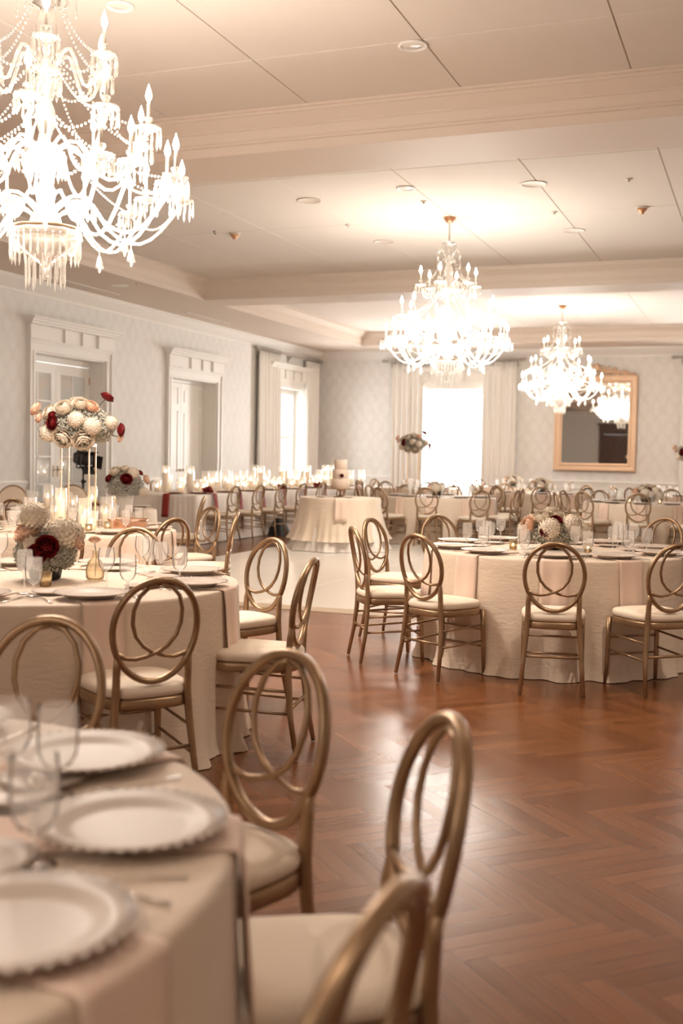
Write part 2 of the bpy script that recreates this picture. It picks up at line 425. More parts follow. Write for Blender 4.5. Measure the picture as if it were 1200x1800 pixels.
def casing(name, axis, pos, sgn, a, b, z1, z0=0, head=True, mat='white', cw=.17):
    """casing with entablature round an opening, projecting into the room by sgn"""
    mb = MB()
    def bx(u,v,d0,d1,za,zb,ch=0):
        if axis=='x': mb.box((pos+sgn*(d0+d1)/2,(u+v)/2,(za+zb)/2),(abs(d1-d0),v-u,zb-za),ch=ch)
        else: mb.box(((u+v)/2,pos+sgn*(d0+d1)/2,(za+zb)/2),(v-u,abs(d1-d0),zb-za),ch=ch)
    for (u,v) in ((a-cw,a),(b,b+cw)):
        bx(u,v,0,.04,z0,z1+cw); s_ = .035
        bx(u-.003 if u<a else v-s_, (u+s_) if u<a else v+.003, 0,.075,z0,z1+cw-.003)
        i0 = v-.05 if u<a else u-.003
        bx(i0,i0+.053,0,.055,z0,z1-.002)
    bx(a-cw+.002,b+cw-.002,0,.045,z1-.003,z1+cw); bx(a-cw,b+cw,0,.07,z1+cw-.035,z1+cw-.001)
    if z0>0: bx(a-cw-.04,b+cw+.04,0,.14,z0-.05,z0); bx(a-cw,b+cw,0,.04,z0-.17,z0-.05)
    if head:
        z = z1+cw; e = .03
        bx(a-cw+.004,b+cw-.004,0,.05,z,z+.30)                       # frieze
        w = b-a+2*cw
        for (u,v,d) in ((a-cw-e,a-cw+.52,.10),(b+cw-.52,b+cw+e,.10),((a+b)/2-.30,(a+b)/2-.24,.09),((a+b)/2+.24,(a+b)/2+.30,.09)):
            bx(u,v,0,d,z+.02,z+.27,ch=.01)
        bx(a-cw-.02,b+cw+.02,0,.09,z,z+.03)
        bx(a-cw-.05,b+cw+.05,0,.14,z+.27,z+.31); bx(a-cw-.09,b+cw+.09,0,.19,z+.31,z+.35); bx(a-cw-.12,b+cw+.12,0,.24,z+.35,z+.39)
    # reveals lining the opening
    for (u,v) in ((a-.001,a+.03),(b-.03,b+.001)): bx(u,v,-WT,-.001,z0,z1)
    bx(a+.03,b-.03,-WT,-.001,z1-.03,z1+.001)
    if z0>0: bx(a,b,-WT,0,z0,z0+.03)
    return struct(mb,name,M[mat])
casing('trim_11','x',XL,1,D1[0],D1[1],D1[3]); casing('trim_12','x',XL,1,D2[0],D2[1],D2[3])
casing('trim_13','x',XL,1,W1[0],W1[1],W1[3],W1[2]); casing('trim_14','y',YB,-1,W2[0],W2[1],W2[3],W2[2]); casing('trim_15','y',YB,-1,W3[0],W3[1],W3[3],W3[2])
casing('trim_16','y',YR,1,DR[0],DR[1],DR[3],mat='wood')
# windows (frame set back in the wall, panes)
def window(name, axis, pos, sgn, a, b, z0, z1):
    mb = MB(); off = -.30*sgn
    def bx(m_,u,v,za,zb,d=.06):
        if axis=='x': m_.box((pos+off,(u+v)/2,(za+zb)/2),(d,v-u,zb-za))
        else: m_.box(((u+v)/2,pos+off,(za+zb)/2),(v-u,d,zb-za))
    bx(mb,a+.03,a+.13,z0+.03,z1-.03); bx(mb,b-.13,b-.03,z0+.03,z1-.03); bx(mb,a+.13,b-.13,z1-.15,z1-.03); bx(mb,a+.13,b-.13,z0+.03,z0+.13)
    o = struct(mb,name,M['white'])
    g = MB(); bx(g,a+.13,b-.13,z0+.13,z1-.15,.008); g.build('window_pane',M['glass'],o)
    m2 = MB(); bx(m2,a+.13,b-.13,1.88,1.92,.03); bx(m2,(a+b)/2-.015,(a+b)/2+.015,z0+.13,z1-.15,.03); m2.build('glazing_bar',M['white'],o)
window('window_1','x',XL,1,*W1); window('window_2','y',YB,-1,*W2); window('window_3','y',YB,-1,*W3)
# door_1: french doors
M['pane'] = mixmat('door glass', (1,1,1), .02, (.9,.9,.9), .35, fac_clear=.15, diff=(.62,.62,.58))  # pale diffuse body stands in for the room reflected in the panes
def french(name):
    x = XL-.34; a, b, z1 = D1[0]+.03, D1[1]-.03, D1[3]-.03; mid = (a+b)/2
    fr = MB(); root = None
    fr.box((x,mid,z1-.05),(.08,b-a,.10)); root = struct(fr,name,M['white'])
    for (u,v) in ((a+.005,mid-.004),(mid+.004,b-.005)):
        lf = MB(); st = .14; zt = z1-.11
        lf.box((x,u+st/2,zt/2),(.05,st,zt)); lf.box((x,v-st/2,zt/2),(.05,st,zt)); lf.box((x,(u+v)/2,zt-.09),(.05,v-u-2*st,.18)); lf.box((x,(u+v)/2,.16),(.05,v-u-2*st,.32))
        g0, g1 = .32, zt-.18
        c = (u+v)/2; lf.box((x,c,(g0+g1)/2),(.035,.028,g1-g0))
        for k in range(1,5): zz = g0+(g1-g0)*k/5; lf.box((x,c,zz),(.035,v-u-2*st,.028))
        L = lf.build('door_leaf',M['white'],root)
        MB().box((x,c,(g0+g1)/2),(.008,v-u-2*st,g1-g0)).build('door_pane',M['pane'],L)
        hy = v-.06 if u < mid-.3 else u+.06
        h = MB(); h.box((x+.03,hy,1.05),(.012,.035,.20),ch=.004); h.tube([(x+.03,hy,1.08),(x+.08,hy,1.08),(x+.085,hy+(.1 if hy>mid else -.1),1.08)],.009,6)
        h.build('door_handle',M['gold'],L)
        hn = MB(); he = u+.005 if u<mid-.3 else v-.005
        for zz in (.6,1.8,2.75): hn.box((x+.028,he,zz),(.012,.03,.13))
        hn.build('hinge',M['copper'],L)
french('door_1')
def panel_doors(name, axis, pos, a, b, z1, mat, rows, handle):
    mid = (a+b)/2
    def mk(m_,u,v,za,zb,d,off=0):
        if axis=='x': m_.box((pos+off,(u+v)/2,(za+zb)/2),(d,v-u,zb-za))
        else: m_.box(((u+v)/2,pos+off,(za+zb)/2),(v-u,d,zb-za))
    fr = MB(); mk(fr,a,b,z1-.05,z1,.09); root = struct(fr,name,M[mat])
    for (u,v) in ((a+.004,mid-.003),(mid+.003,b-.004)):
        lf = MB(); mk(lf,u,v,.01,z1-.055,.03); st = .12
        mk(lf,u,u+st,.01,z1-.055,.06); mk(lf,v-st,v,.01,z1-.055,.06)
        for (za,zb) in rows[1]: mk(lf,u+st,v-st,za,zb,.06)
        for (za,zb) in rows[0]: mk(lf,u+st+.05,v-st-.05,za+.05,zb-.05,.052)
        L = lf.build('door_leaf',M[mat],root)
        hy = v-.06 if u<mid-.2 else u+.06
        h = MB()
        if axis=='x': h.ball((pos+.07,hy,1.05),.03)
        else: h.box((hy,pos+.045,1.1),(.04,.02,.3),ch=.005); h.tube([(hy,pos+.05,1.2),(hy,pos+.1,1.18),(hy,pos+.1,1.02),(hy,pos+.05,1.0)],.01,6)
        h.build('door_handle',M[handle],L)
panel_doors('door_2','x',XL-.36,D2[0]+.03,D2[1]-.03,D2[3]-.03,'white',([(.25,.85),(1.0,2.35),(2.5,2.85)],[(.01,.25),(.85,1.0),(2.35,2.5),(2.85,2.965)]),'gold')
panel_doors('door_3','y',YR-.2,DR[0]+.03,DR[1]-.03,DR[3]-.03,'wood',([(.25,1.0),(1.15,2.4),(2.5,2.85)],[(.01,.25),(1.0,1.15),(2.4,2.5),(2.85,2.965)]),'silver')

# ------------------------------------------------------------------ ceiling fittings
def disc(name,label,cat,loc,prof,mat,group=None):
    MB().lathe(prof,24,(0,0,0)).build(name,M[mat],None,loc,label=label,cat=cat,group=group)
flat = [(.13,0),(.135,-.006),(.12,-.014),(.10,-.012),(.09,-.008)]
for (x,y,r,lab) in ((-2.70,8.45,.115,'round white recessed light in the front ceiling coffer'),(-4.49,7.06,.10,'round white recessed light above the big chandelier, front coffer'),
    (-4.15,12.83,.115,'round white recessed light just left of center, behind the front beam'),
    (-7.2,3.6,.11,'added unseen fill downlight left of the frame over the front coffer'),(.4,5.0,.11,'added unseen fill downlight right of the frame over the front coffer'),(-2.2,-.6,.11,'added unseen fill downlight behind the camera, left'),(.6,-1.2,.11,'added unseen fill downlight behind the camera, right'),(-8.6,8.2,.11,'added unseen fill downlight in the front coffer beyond the chandelier')):  # the out-of-view downlights here are added to brighten floor and tables
    root = empty('recessed_light',lab,'ceiling light',loc=(x,y,ZC-.001))
    part(MB().lathe([(r,0),(r+.004,-.010),(r-.004,-.016),(r-.02,-.014),(r-.024,-.002)],28),'trim_ring',M['white'],root)
    part(MB().lathe([(r-.024,-.001),(r-.03,-.006),(.01,-.007)],28),'lens',M['beads'],root)
    l = bpy.data.lights.new('recessed_lamp','SPOT'); l.energy = P_DOWN*(3 if y>3 else 2.2); l.spot_size = radians(95); l.spot_blend = .8; l.shadow_soft_size = .07; l.color = WARM
    lo = bpy.data.objects.new('recessed_lamp',l); lo.location = (0,0,-.03); lo.parent = root; COL.objects.link(lo)
sp = [(-5.52,13.1,'left, behind the front beam'),(-2.66,13.07,'right, behind the front beam'),(-5.47,15.91,'left of the second chandelier'),(-2.64,15.85,'right of the second chandelier')]
for (x,y,w) in sp:
    root = empty('ceiling_speaker','flush round ceiling speaker grille '+w,'speaker','round speaker grilles in the middle coffer',loc=(x,y,ZC-.001))
    part(MB().lathe([(.16,0),(.162,-.006),(.145,-.009),(.14,-.004),(.02,-.006)],28),'grille',M['fixture'],root)
root = empty('ceiling_speaker','flush round speaker grille in the left soffit over the doors','speaker',loc=(-10.52,16.6,ZS-.001))
part(MB().lathe([(.15,0),(.152,-.006),(.135,-.009),(.02,-.006)],28),'grille',M['white'],root)
for (x,y,w) in ((-1.58,14.65,'copper smoke detector on the ceiling at the right'),(-7.38,14.72,'copper smoke detector on the ceiling at the left')):
    r = empty('smoke_detector',w,'smoke detector',loc=(x,y,ZC-.001))
    part(MB().lathe([(.085,0),(.085,-.012),(.07,-.02)],20),'base',M['fixture'],r)
    part(MB().lathe([(.066,-.02),(.055,-.05),(.03,-.06),(.028,-.085),(.02,-.088)],20),'housing',M['copper'],r)
for i,(x,y,z,w) in enumerate(((-4.14,13.54,ZC,'ahead of the second chandelier'),(-1.58,13.15,ZC,'above the right smoke detector'),(-2.69,14.6,ZC,'right of the second chandelier'),(-5.56,14.62,ZC,'left of the second chandelier'),(-10.12,16.51,ZS,'in the left soffit'))):
    r = empty('sprinkler_head','small white sprinkler cap on the ceiling '+w,'sprinkler','ceiling sprinkler caps',loc=(x,y,z-.001))
    part(MB().lathe([(.045,0),(.045,-.006),(.02,-.01),(.015,-.03),(.018,-.034)],14),'cap',M['fixture'],r)
for i,(x,y) in enumerate(((-7.6,14.5),(-7.55,21.0))):
    h = MB(); h.tube([(0,0,0),(0,0,-.03),(.02,0,-.045),(.03,0,-.03)],.006,6); h.lathe([(.02,0),(.02,-.006)],12)
    h.build('ceiling_hook',M['dark'],None,(x,y,ZC if i else ZC),label=('small dark hook on the ceiling left of the beam end','tiny dark hook on the ceiling beyond the second beam')[i],cat='hook')
for i,(a,b) in enumerate(((15.5,17.6),(20.1,22.1))):
    r = empty('air_vent',('long slot air vent above the glazed doors','long slot air vent above the panelled doors')[i],'air vent',loc=(-11.2,(a+b)/2,ZS-.001))
    part(MB().box((0,0,-.004),(.13,b-a,.008)),'frame',M['white'],r)
    part(MB().box((.0,0,-.009),(.045,b-a-.06,.004)),'slot',M['groove'],r)

# ------------------------------------------------------------------ curtains
def curtain(a, b, axis, pos, sgn, label, zt=3.97, seed=0):
    rnd = random.Random(seed); n = max(40,int((b-a)*60)); folds = max(5,int((b-a)*7)); ph = rnd.random()*6
    root = empty('curtain',label,'curtain','ivory pleated curtains')
    def f(u,v):
        t = a+(b-a)*u; z = zt*(1-v)+.012*v
        amp = .035+.02*v; d = .11+amp*sin(2*pi*folds*u+ph+.6*sin(3*u+ph))+.012*sin(17*u+v*2)
        t += .02*sin(2*pi*folds*u*1+ph+1.3)*v
        return (pos+sgn*d,t,z) if axis=='x' else (t,pos+sgn*d,z)
    mb = MB().grid(f,n,14); c = mb.build('fabric',M['curtain'],root); solidify(c,.006)
    for k in range(folds):
        t = a+(b-a)*(k+.5)/folds
        pts = [((pos+sgn*.11,t+.0,zt+.07+.0)) for _ in range(1)]
        ring = [(pos+sgn*(.11+.045*cos(q*pi/5)),t,zt+.055+.045*sin(q*pi/5)) if axis=='x' else (t,pos+sgn*(.11+.045*cos(q*pi/5)),zt+.055+.045*sin(q*pi/5)) for q in range(10)]
        MB().tube(ring,.008,5,closed=True).build('curtain_ring',M['silverwood'],root)
M['silverwood'] = principled('distressed silver wood', (.58,.53,.46), .55, 0, var=(30,.35))
def rod(a,b,axis,pos,sgn,label,z=4.025,brk=None):
    root = empty('curtain_rod',label,'curtain rod','fluted curtain rods')
    mm = (lambda t,d,z_: (pos+sgn*d,t,z_)) if axis=='x' else (lambda t,d,z_: (t,pos+sgn*d,z_))
    part(MB().tube([mm(a,.11,z),mm(b,.11,z)],.032,12),'pole',M['silverwood'],root)
    for e,s_ in ((a,-1),(b,1)):
        part(MB().tube([mm(e,.11,z),mm(e+s_*.02,.11,z),mm(e+s_*.04,.11,z),mm(e+s_*.08,.11,z),mm(e+s_*.13,.11,z),mm(e+s_*.15,.11,z)],[.045,.045,.03,.055,.045,.01],12),'finial',M['silverwood'],root)
    for t in (brk or (a+.12,b-.12)):
        part(MB().tube([mm(t,0.0,z-.12),mm(t,.05,z-.08),mm(t,.10,z-.035)],[.04,.03,.025],8).box(mm(t,.015,z-.08),(.05,.08,.2) if axis=='y' else (.03,.08,.2)),'bracket',M['silverwood'],root)
rod(24.65,28.6,'x',XL,1,'fluted wooden curtain rod over the left wall window',brk=(24.75,26.6,28.5))
curtain(24.6,25.95,'x',XL,1,'long ivory curtain on the near side of the left window',seed=1)
curtain(27.62,28.55,'x',XL,1,'long ivory curtain beside the far left corner',seed=2)
rod(-9.71,-6.03,'y',YB,-1,'fluted curtain rod over the bright back wall window')
curtain(-9.54,-8.67,'y',YB,-1,'ivory curtain left of the bright back window',seed=3)
curtain(-7.03,-6.14,'y',YB,-1,'ivory curtain right of the bright back window',seed=4)
rod(-2.13,1.5,'y',YB,-1,'curtain rod end at the far right of the back wall')
curtain(-2.0,-1.15,'y',YB,-1,'ivory curtain at the right edge, right of the mirror',seed=5)

# ------------------------------------------------------------------ mirror
mr = empty('wall_mirror','large gilt framed mirror with carved crest on the back wall','mirror',loc=(-4.1,YB-.10,1.16))
def frame_sweep(w,h,prof):
    mb = MB(); V=[]
    for (off,d) in prof: V += [(-w/2+off,-d,off),(w/2-off,-d,off),(w/2-off,-d,h-off),(-w/2+off,-d,h-off)]
    Fc=[]
    for k in range(len(prof)-1):
        for i in range(4): j=(i+1)%4; Fc.append([k*4+i,k*4+j,(k+1)*4+j,(k+1)*4+i])
    return mb.add(V,Fc,False)
mw, mh = 2.06, 2.43
part(frame_sweep(mw,mh,[(0,-.09),(0,.03),(.02,.05),(.05,.05),(.06,.03),(.12,.025),(.14,.04),(.16,.04),(.17,.01),(.20,.005)]),'frame',M['gilt'],mr)
part(MB().box((0,.0,mh/2),(mw-.30,.01,mh-.30)),'mirror_glass',M['mirror'],mr)
rn = random.Random(3); mb = MB()
for i in range(90):
    t = rn.uniform(-1,1); hh = .27*(1-abs(t)**1.3); x = t*.95
    z = mh+rn.uniform(.0,max(.02,hh)); a = rn.uniform(0,6.28); r = rn.uniform(.02,.045)
    mb.tube([(x+r*1.6*cos(a+q*.9)*(1-q/7),-.02-.01*q/6,z+r*1.6*sin(a+q*.9)*(1-q/7)) for q in range(6)],[.018,.017,.015,.013,.01,.006],5)
mb.ball((0,-.03,mh+.2),.09,(1.1,.4,1.2)); mb.tube([(-.98,-.01,mh+.01),(-.5,-.02,mh+.09),(0,-.02,mh+.15),(.5,-.02,mh+.09),(.98,-.01,mh+.01)],.03,6)
part(mb,'carved_crest',M['gilt'],mr)

# ------------------------------------------------------------------ dance floor
ZD = .03
df = empty('dance_floor','white panelled portable dance floor under the cake table','dance floor',loc=(0,0,0))
dx0,dx1,dy0,dy1 = -6.9,-.7,9.35,16.75
mb = MB(); nx, ny = 5, 6
for i in range(nx):
    for j in range(ny):
        x0=dx0+(dx1-dx0)*i/nx; x1=dx0+(dx1-dx0)*(i+1)/nx; y0=dy0+(dy1-dy0)*j/ny; y1=dy0+(dy1-dy0)*(j+1)/ny
        mb.box(((x0+x1)/2,(y0+y1)/2,ZD/2),(x1-x0-.003,y1-y0-.003,ZD),ch=.002)
part(mb,'floor_panels',M['floorwhite'],df)
mb = MB(); e=.09
def ramp(p,q,n):  # p->q edge, outward n
    (a,b),(c,d)=p,q
    mb.add([(a,b,ZD-.002),(c,d,ZD-.002),(c+n[0]*e,d+n[1]*e,.002),(a+n[0]*e,b+n[1]*e,.002),(a,b,0),(c,d,0)],[[0,3,2,1],[3,0,4],[1,2,5]],False)
ramp((dx0,dy0),(dx1,dy0),(0,-1)); ramp((dx1,dy0),(dx1,dy1),(1,0)); ramp((dx1,dy1),(dx0,dy1),(0,1)); ramp((dx0,dy1),(dx0,dy0),(-1,0))
part(mb,'edge_ramp',M['edge'],df)

# ------------------------------------------------------------------ chair
def chair_proto():
    root = empty('banquet_chair')
    def back_y(z, x=0):
        t = max(0,(z-.44)/.49); return -.185-.085*t**1.25+.55*x*x
    # outer oval
    zc, hz, hx = .715, .205, .176
    ov = [(hx*sin(a)*(1+.05*cos(a)), 0, zc+hz*cos(a)) for a in [2*pi*k/40 for k in range(40)]]
    ov = [(x, back_y(z,x), z) for (x,_,z) in ov]
    part(MB().tube(ov,.0135,8,closed=True,up=(0,1,0),flat=1.15),'back_oval',M['gold'],root)
    # two crossing loops
    pts = [(0,.905),(-.045,.893),(-.082,.855),(-.100,.80),(-.099,.745),(-.082,.695),(-.05,.655),(-.012,.63),(.035,.613),(.08,.605),(.12,.611),(.150,.628)]
    for s_ in (1,-1):
        part(MB().tube([(s_*x, back_y(z,x)+.004*s_, z) for (x,z) in pts],.0088,7,up=(0,1,0)),'back_loop',M['gold'],root)
    for s_ in (1,-1):
        # rear leg: from oval side, down past seat, splayed foot
        leg = [(s_*.152,back_y(.63,.152),.63),(s_*.150,back_y(.57,.15),.57),(s_*.150,-.182,.46),(s_*.158,-.185,.36),(s_*.172,-.20,.20),(s_*.188,-.235,.005)]
        part(MB().tube(leg,[.011,.0155,.0175,.0165,.0145,.0115],8),'leg',M['gold'],root)
        fl = [(s_*.178,.19,.43),(s_*.180,.193,.30),(s_*.183,.198,.14),(s_*.186,.205,.005)]
        part(MB().tube(fl,[.018,.0165,.0145,.012],8),'leg',M['gold'],root)
    # seat frame: superellipse slab, wider at front
    def se(a, k=1.0):
        c, s2 = cos(a), sin(a); n = 2.0/3.6
        x = math.copysign(abs(c)**n, c); y = math.copysign(abs(s2)**n, s2)
        w = .185+.015*y
        return (x*w*k, y*.205*k)
    def slab(prof, n=36):
        mb = MB(); V=[]; Fc=[]
        for (k,z) in prof:
            for i in range(n): x,y = se(2*pi*i/n,k); V.append((x,y,z))
        for r in range(len(prof)-1):
            for i in range(n): j=(i+1)%n; Fc.append([r*n+i,r*n+j,(r+1)*n+j,(r+1)*n+i])
        Fc.append(list(range(n-1,-1,-1))); Fc.append([(len(prof)-1)*n+i for i in range(n)])
        return mb.add(V,Fc,True)
    part(slab([(.93,.40),(1.02,.402),(1.03,.41),(1.03,.435),(1.01,.444),(.9,.445)]),'seat_frame',M['gold'],root)
    part(slab([(.97,.446),(1.02,.452),(1.035,.465),(1.03,.478),(.98,.490),(.85,.498),(.55,.504),(.2,.506)]),'seat_cushion',M['seat'],root)
    for s_ in (1,-1):
        for (zf,zr) in ((.33,.315),(.225,.21)):
            part(MB().tube([(s_*.181,.193,zf),(s_*.164,-.19,zr)],.0075,6),'stretcher',M['gold'],root)
    part(MB().tube([(-.168,-.198,.235),(.168,-.198,.235)],.0085,6),'stretcher',M['gold'],root)
    for z in (.30,.19): part(MB().tube([(-.182,.195,z),(.182,.195,z)],.0075,6),'stretcher',M['gold'],root)
    return root
CH = chair_proto()
for k in KIDS[CH.name]:
    pass
def chair_at(ax, ay, tx, ty, label, group, z0=0):
    """(ax,ay): where the top of the back stands; faces (tx,ty)"""
    d = Vector((tx-ax,ty-ay)); d.normalize(); rz = atan2(d.y,d.x)-pi/2
    p = Vector((ax,ay))+d*.268
    return place(CH,label,(p.x,p.y,z0),rz,group,'chair')

# ------------------------------------------------------------------ tables
def ground(x,y):   # resting height: dance floor or floor
    return ZD if (dx0<x<dx1 and dy0<y<dy1) else 0
def cloth_round(R, seed, H=.77, hem=.004, flare=.045, folds=15, amp=.052):
    rnd = random.Random(seed); ph = [rnd.random()*6.28 for _ in range(4)]; n = 180
    prof = [(0,0),(.5,0),(.9,0),(.985,0),(.998,.004),(1.003,.014)]
    mb = MB(); V=[(0,0,H)]; rows=[]
    for (k,d) in prof[1:]:
        rows.append([(R*k*cos(2*pi*i/n),R*k*sin(2*pi*i/n),H-d) for i in range(n)])
    for q in range(1,15):
        t = q/14; row=[]
        for i in range(n):
            a = 2*pi*i/n
            w = .6*sin(folds*a+ph[0]+.9*sin(2*a+ph[1]))+.4*sin((folds+5)*a+ph[2]+1.2*sin(3*a))
            w2 = .25*sin(41*a+ph[3])
            r = R+.004+flare*t**1.5+amp*(w+w2*t)*t*(.25+.75*t)+(.015 if t>.97 else 0)
            zz = H-.016-(H-.016-hem)*t
            if .9<t<.99: zz += .004*(1+sin(9*a+ph[1]))
            row.append((r*cos(a),r*sin(a),zz))
        rows.append(row)
    for r in rows: V += r
    Fc = [[0,1+i,1+(i+1)%n] for i in range(n)]
    for k in range(len(rows)-1):
        b=1+k*n
        for i in range(n): j=(i+1)%n; Fc.append([b+i,b+n+i,b+n+j,b+j])
    return mb.add(V,Fc,True)
def table_proto():
    root = empty('round_table')
    part(MB().lathe([(.895,.735),(.905,.74),(.905,.755),(.895,.76)],48),'tabletop',M['wood'],root)
    for k in range(4):
        a = pi/4+k*pi/2; part(MB().tube([(.55*cos(a),.55*sin(a),.735),(.62*cos(a),.62*sin(a),.0)],.015,8),'leg',M['dark'],root)
    return root
TB = table_proto()
CLM = [cloth_round(.93,s).mesh('tablecloth',M['cloth']) for s in (1,2,3)]
# charger plate / glass / etc prototypes
def charger_proto():
    r = empty('charger_plate')
    part(MB().lathe([(.0,.004),(.085,.0035),(.10,0.0),(.104,.004),(.12,.013),(.157,.022),(.158,.025),(.121,.018),(.104,.0095),(.09,.0085),(.0,.008)],40,cap=False),'plate',M['plate'],r)
    ring = MB()
    for k in range(44):
        a = 2*pi*k/44; ring.ball((.161*cos(a),.161*sin(a),.0245),.0047,(1,1,.7),6,4)
    part(ring,'beaded_rim',M['rim'],r)
    return r
PL = charger_proto()
def far_charger():
    r = empty('charger_plate')
    part(MB().lathe([(.0,.004),(.085,.0035),(.10,0.0),(.12,.013),(.163,.022),(.164,.026),(.121,.018),(.104,.0095),(.0,.008)],28,cap=False),'plate',M['plate'],r)
    return r
PF = far_charger()
def goblet_proto(wine=True):
    r = empty('wine_glass' if wine else 'water_goblet')
    if wine:
        part(MB().lathe([(.033,.0),(.034,.002),(.012,.006),(.005,.015),(.0042,.05),(.0045,.088),(.008,.094)],20),'stem',M['glass'],r)
        part(MB().lathe([(.004,.094),(.022,.104),(.034,.122),(.039,.145),(.038,.17),(.034,.198),(.0335,.2005)],20,cap=False),'bowl',M['glass'],r)
    else:
        part(MB().lathe([(.033,.0),(.034,.002),(.014,.006),(.006,.014),(.006,.045),(.009,.052)],20),'stem',M['glass'],r)
        part(MB().lathe([(.004,.052),(.026,.062),(.036,.082),(.0385,.11),(.038,.15),(.0365,.172),(.0360,.174)],20,cap=False),'bowl',M['glass'],r)
    return r
GW, GG = goblet_proto(True), goblet_proto(False)
def napkin_mb(R=.93, drop=.36, w=.088, inner=.50, mat='napkin'):
    path = [(inner,.0015),(R-.02,.0015),(R+.004,-.002),(R+.009,-.012),(R+.012,-.08),(R+.018,-.18),(R+.026,-.27),(R+.036,-drop)]
    mb = MB(); V=[]; Fc=[]; m=9
    for i,(r,z) in enumerate(path):
        for k in range(m):
            u = -1+2*k/(m-1); ww = w*(1+.06*(i/7)); V.append((r+ (.006*sin(u*5) if i>3 else 0), u*ww, .0016+z))
    for i in range(len(path)-1):
        for k in range(m-1): a=i*m+k; Fc.append([a,a+m,a+m+1,a+1])
    return mb.add(V,Fc,True)
def nap_proto(mat):
    o = napkin_mb().build('napkin',M[mat]); s_ = solidify(o,.003,1); return o
NP = nap_proto('napkin')
def cutlery(kind):
    mb = MB()
    if kind=='fork':
        mb.tube([(0,-.10,.004),(0,-.03,.004),(0,.03,.007),(0,.05,.005)],[.005,.0035,.003,.008],6,flat=.35)
        for k in (-1,0,1): mb.tube([(k*.006,.05,.005),(k*.007,.075,.008),(k*.006,.10,.005)],.0016,4)
    elif kind=='knife':
        mb.tube([(0,-.11,.004),(0,-.02,.004),(0,.0,.004),(0,.09,.004),(.004,.115,.004)],[.006,.0055,.004,.008,.002],6,flat=.3)
    else:
        mb.tube([(0,-.10,.004),(0,.03,.005),(0,.05,.004),(0,.07,.003),(0,.09,.004),(0,.10,.005)],[.005,.0028,.009,.017,.013,.003],8,flat=.25)
    return mb.build(kind,M['silver'])
CU = {k:cutlery(k) for k in ('fork','knife')}
def bread():
    return MB().lathe([(0,.003),(.04,.002),(.05,0),(.056,.006),(.082,.013),(.082,.016),(.055,.010),(.045,.007),(0,.006)],28,cap=False).build('bread_plate',M['plate'])
BP = bread()
PHR = ['near side','near right side','right front side','right rear side','far right side','far side','far left side','left rear side','left front side','near left side']
def tocam(cx,cy):
    d = Vector((-cx,-cy)); d.normalize(); return d
def seats(cx,cy,angs):
    """unique phrase per seat by direction seen from the camera"""
    base = atan2(-cy,-cx); used=set(); out=[]
    order = sorted(range(len(angs)), key=lambda i: 0)
    for i in order:
        ph = (angs[i]-base) % (2*pi); k = int(round(ph/(2*pi/10))) % 10
        for dlt in (0,1,-1,2,-2,3,-3,4,-4,5):
            if (k+dlt)%10 not in used: k=(k+dlt)%10; break
        used.add(k); out.append(PHR[k])
    return out
ZT = .77
def banquet(name, cx, cy, chairs, seats_cfg, seed, near=2, table_rot=0, skip_chair=()):
    """chairs: list of (x,y) for the back tops; seats_cfg: list of angles that get a place setting"""
    g = ground(cx,cy)
    place(TB,'round table hidden under ivory cloth, the '+name,(cx,cy,g+.001),table_rot,None,'table')
    c = bpy.data.objects.new('tablecloth',CLM[seed%3]); COL.objects.link(c); c.location=(cx,cy,g); c.rotation_euler=(0,0,seed*1.3)
    tag(c,'ivory floor-length tablecloth on the '+name,'tablecloth','ivory round tablecloths')
    angs = [atan2(y-cy,x-cx) for (x,y) in chairs]
    for (x,y),s_ in zip(chairs,seats(cx,cy,angs)):
        # feet may stand on floor or dance floor
        chair_at(x,y,cx,cy,'gold oval-back chair, %s of the %s'%(s_,name),'gold oval-back chairs at the '+name,ground(x,y) if ground(x,y) else 0)
    zt = g+ZT
    for a,s_ in zip(seats_cfg,seats(cx,cy,seats_cfg)):
        d = Vector((cos(a),sin(a))); tn = Vector((-sin(a),cos(a)))
        def P(r,t): v = Vector((cx,cy))+d*r+tn*t; return (v.x,v.y,zt+.0005)
        wh = 'at the %s of the %s'%(s_,name)
        o = place(NP,'blush napkin hanging '+wh,(cx,cy,zt),a,'blush napkins on the '+name,'napkin')
        pz = P(.755,0); place(PL if near else PF,'ivory charger plate '+wh,(pz[0],pz[1],zt+.007),a,'charger plates on the '+name,'plate')
        q = P(.53,.13); place(GW,'stemmed wine glass '+wh,q,a,'wine glasses on the '+name,'wine glass')
        q = P(.60,.21) if near else P(.50,-.08); place(GG,'short water goblet '+wh,q,a,'water goblets on the '+name,'water goblet')
        if near>1:
            for kd,t in (('fork',-.20),('knife',.185)):
                q = P(.76,t); place(CU[kd],'silver %s beside the plate %s'%(kd,wh),q,a+pi/2,kd+'s on the '+name,kd)
            q = P(.54,-.13); place(BP,'small side plate '+wh,q,a,'side plates on the '+name,'plate')
N1,N2,N3,N7 = 'bottom left table','second left table','tall blossom stand table','near right table'
def ring(cx,cy,a0,ks,r=1.42,n=10):
    return [(cx+r*cos(a0+2*pi*k/n),cy+r*sin(a0+2*pi*k/n)) for k in ks]
A = lambda cx,cy,pts: [atan2(y-cy,x-cx) for x,y in pts]
T1=(-1.65,1.25); c1=[(-1.93,2.70),(-1.08,2.5),(-.53,2.0),(-.37,1.17)]
banquet(N1,*T1,c1,[radians(a) for a in (97,61,26,-5.5)],1,near=2)
T2=(-3.3,4.6); c2=[(-2.17,3.74),(-1.98,4.84),(-2.67,5.89),(-3.80,6.22),(-3.0,3.2)]
banquet(N2,*T2,c2[:4]+ring(*T2,radians(190),[0,],1.5),[radians(a) for a in (-41,8,52,101,140,190,-80)],2,near=2)
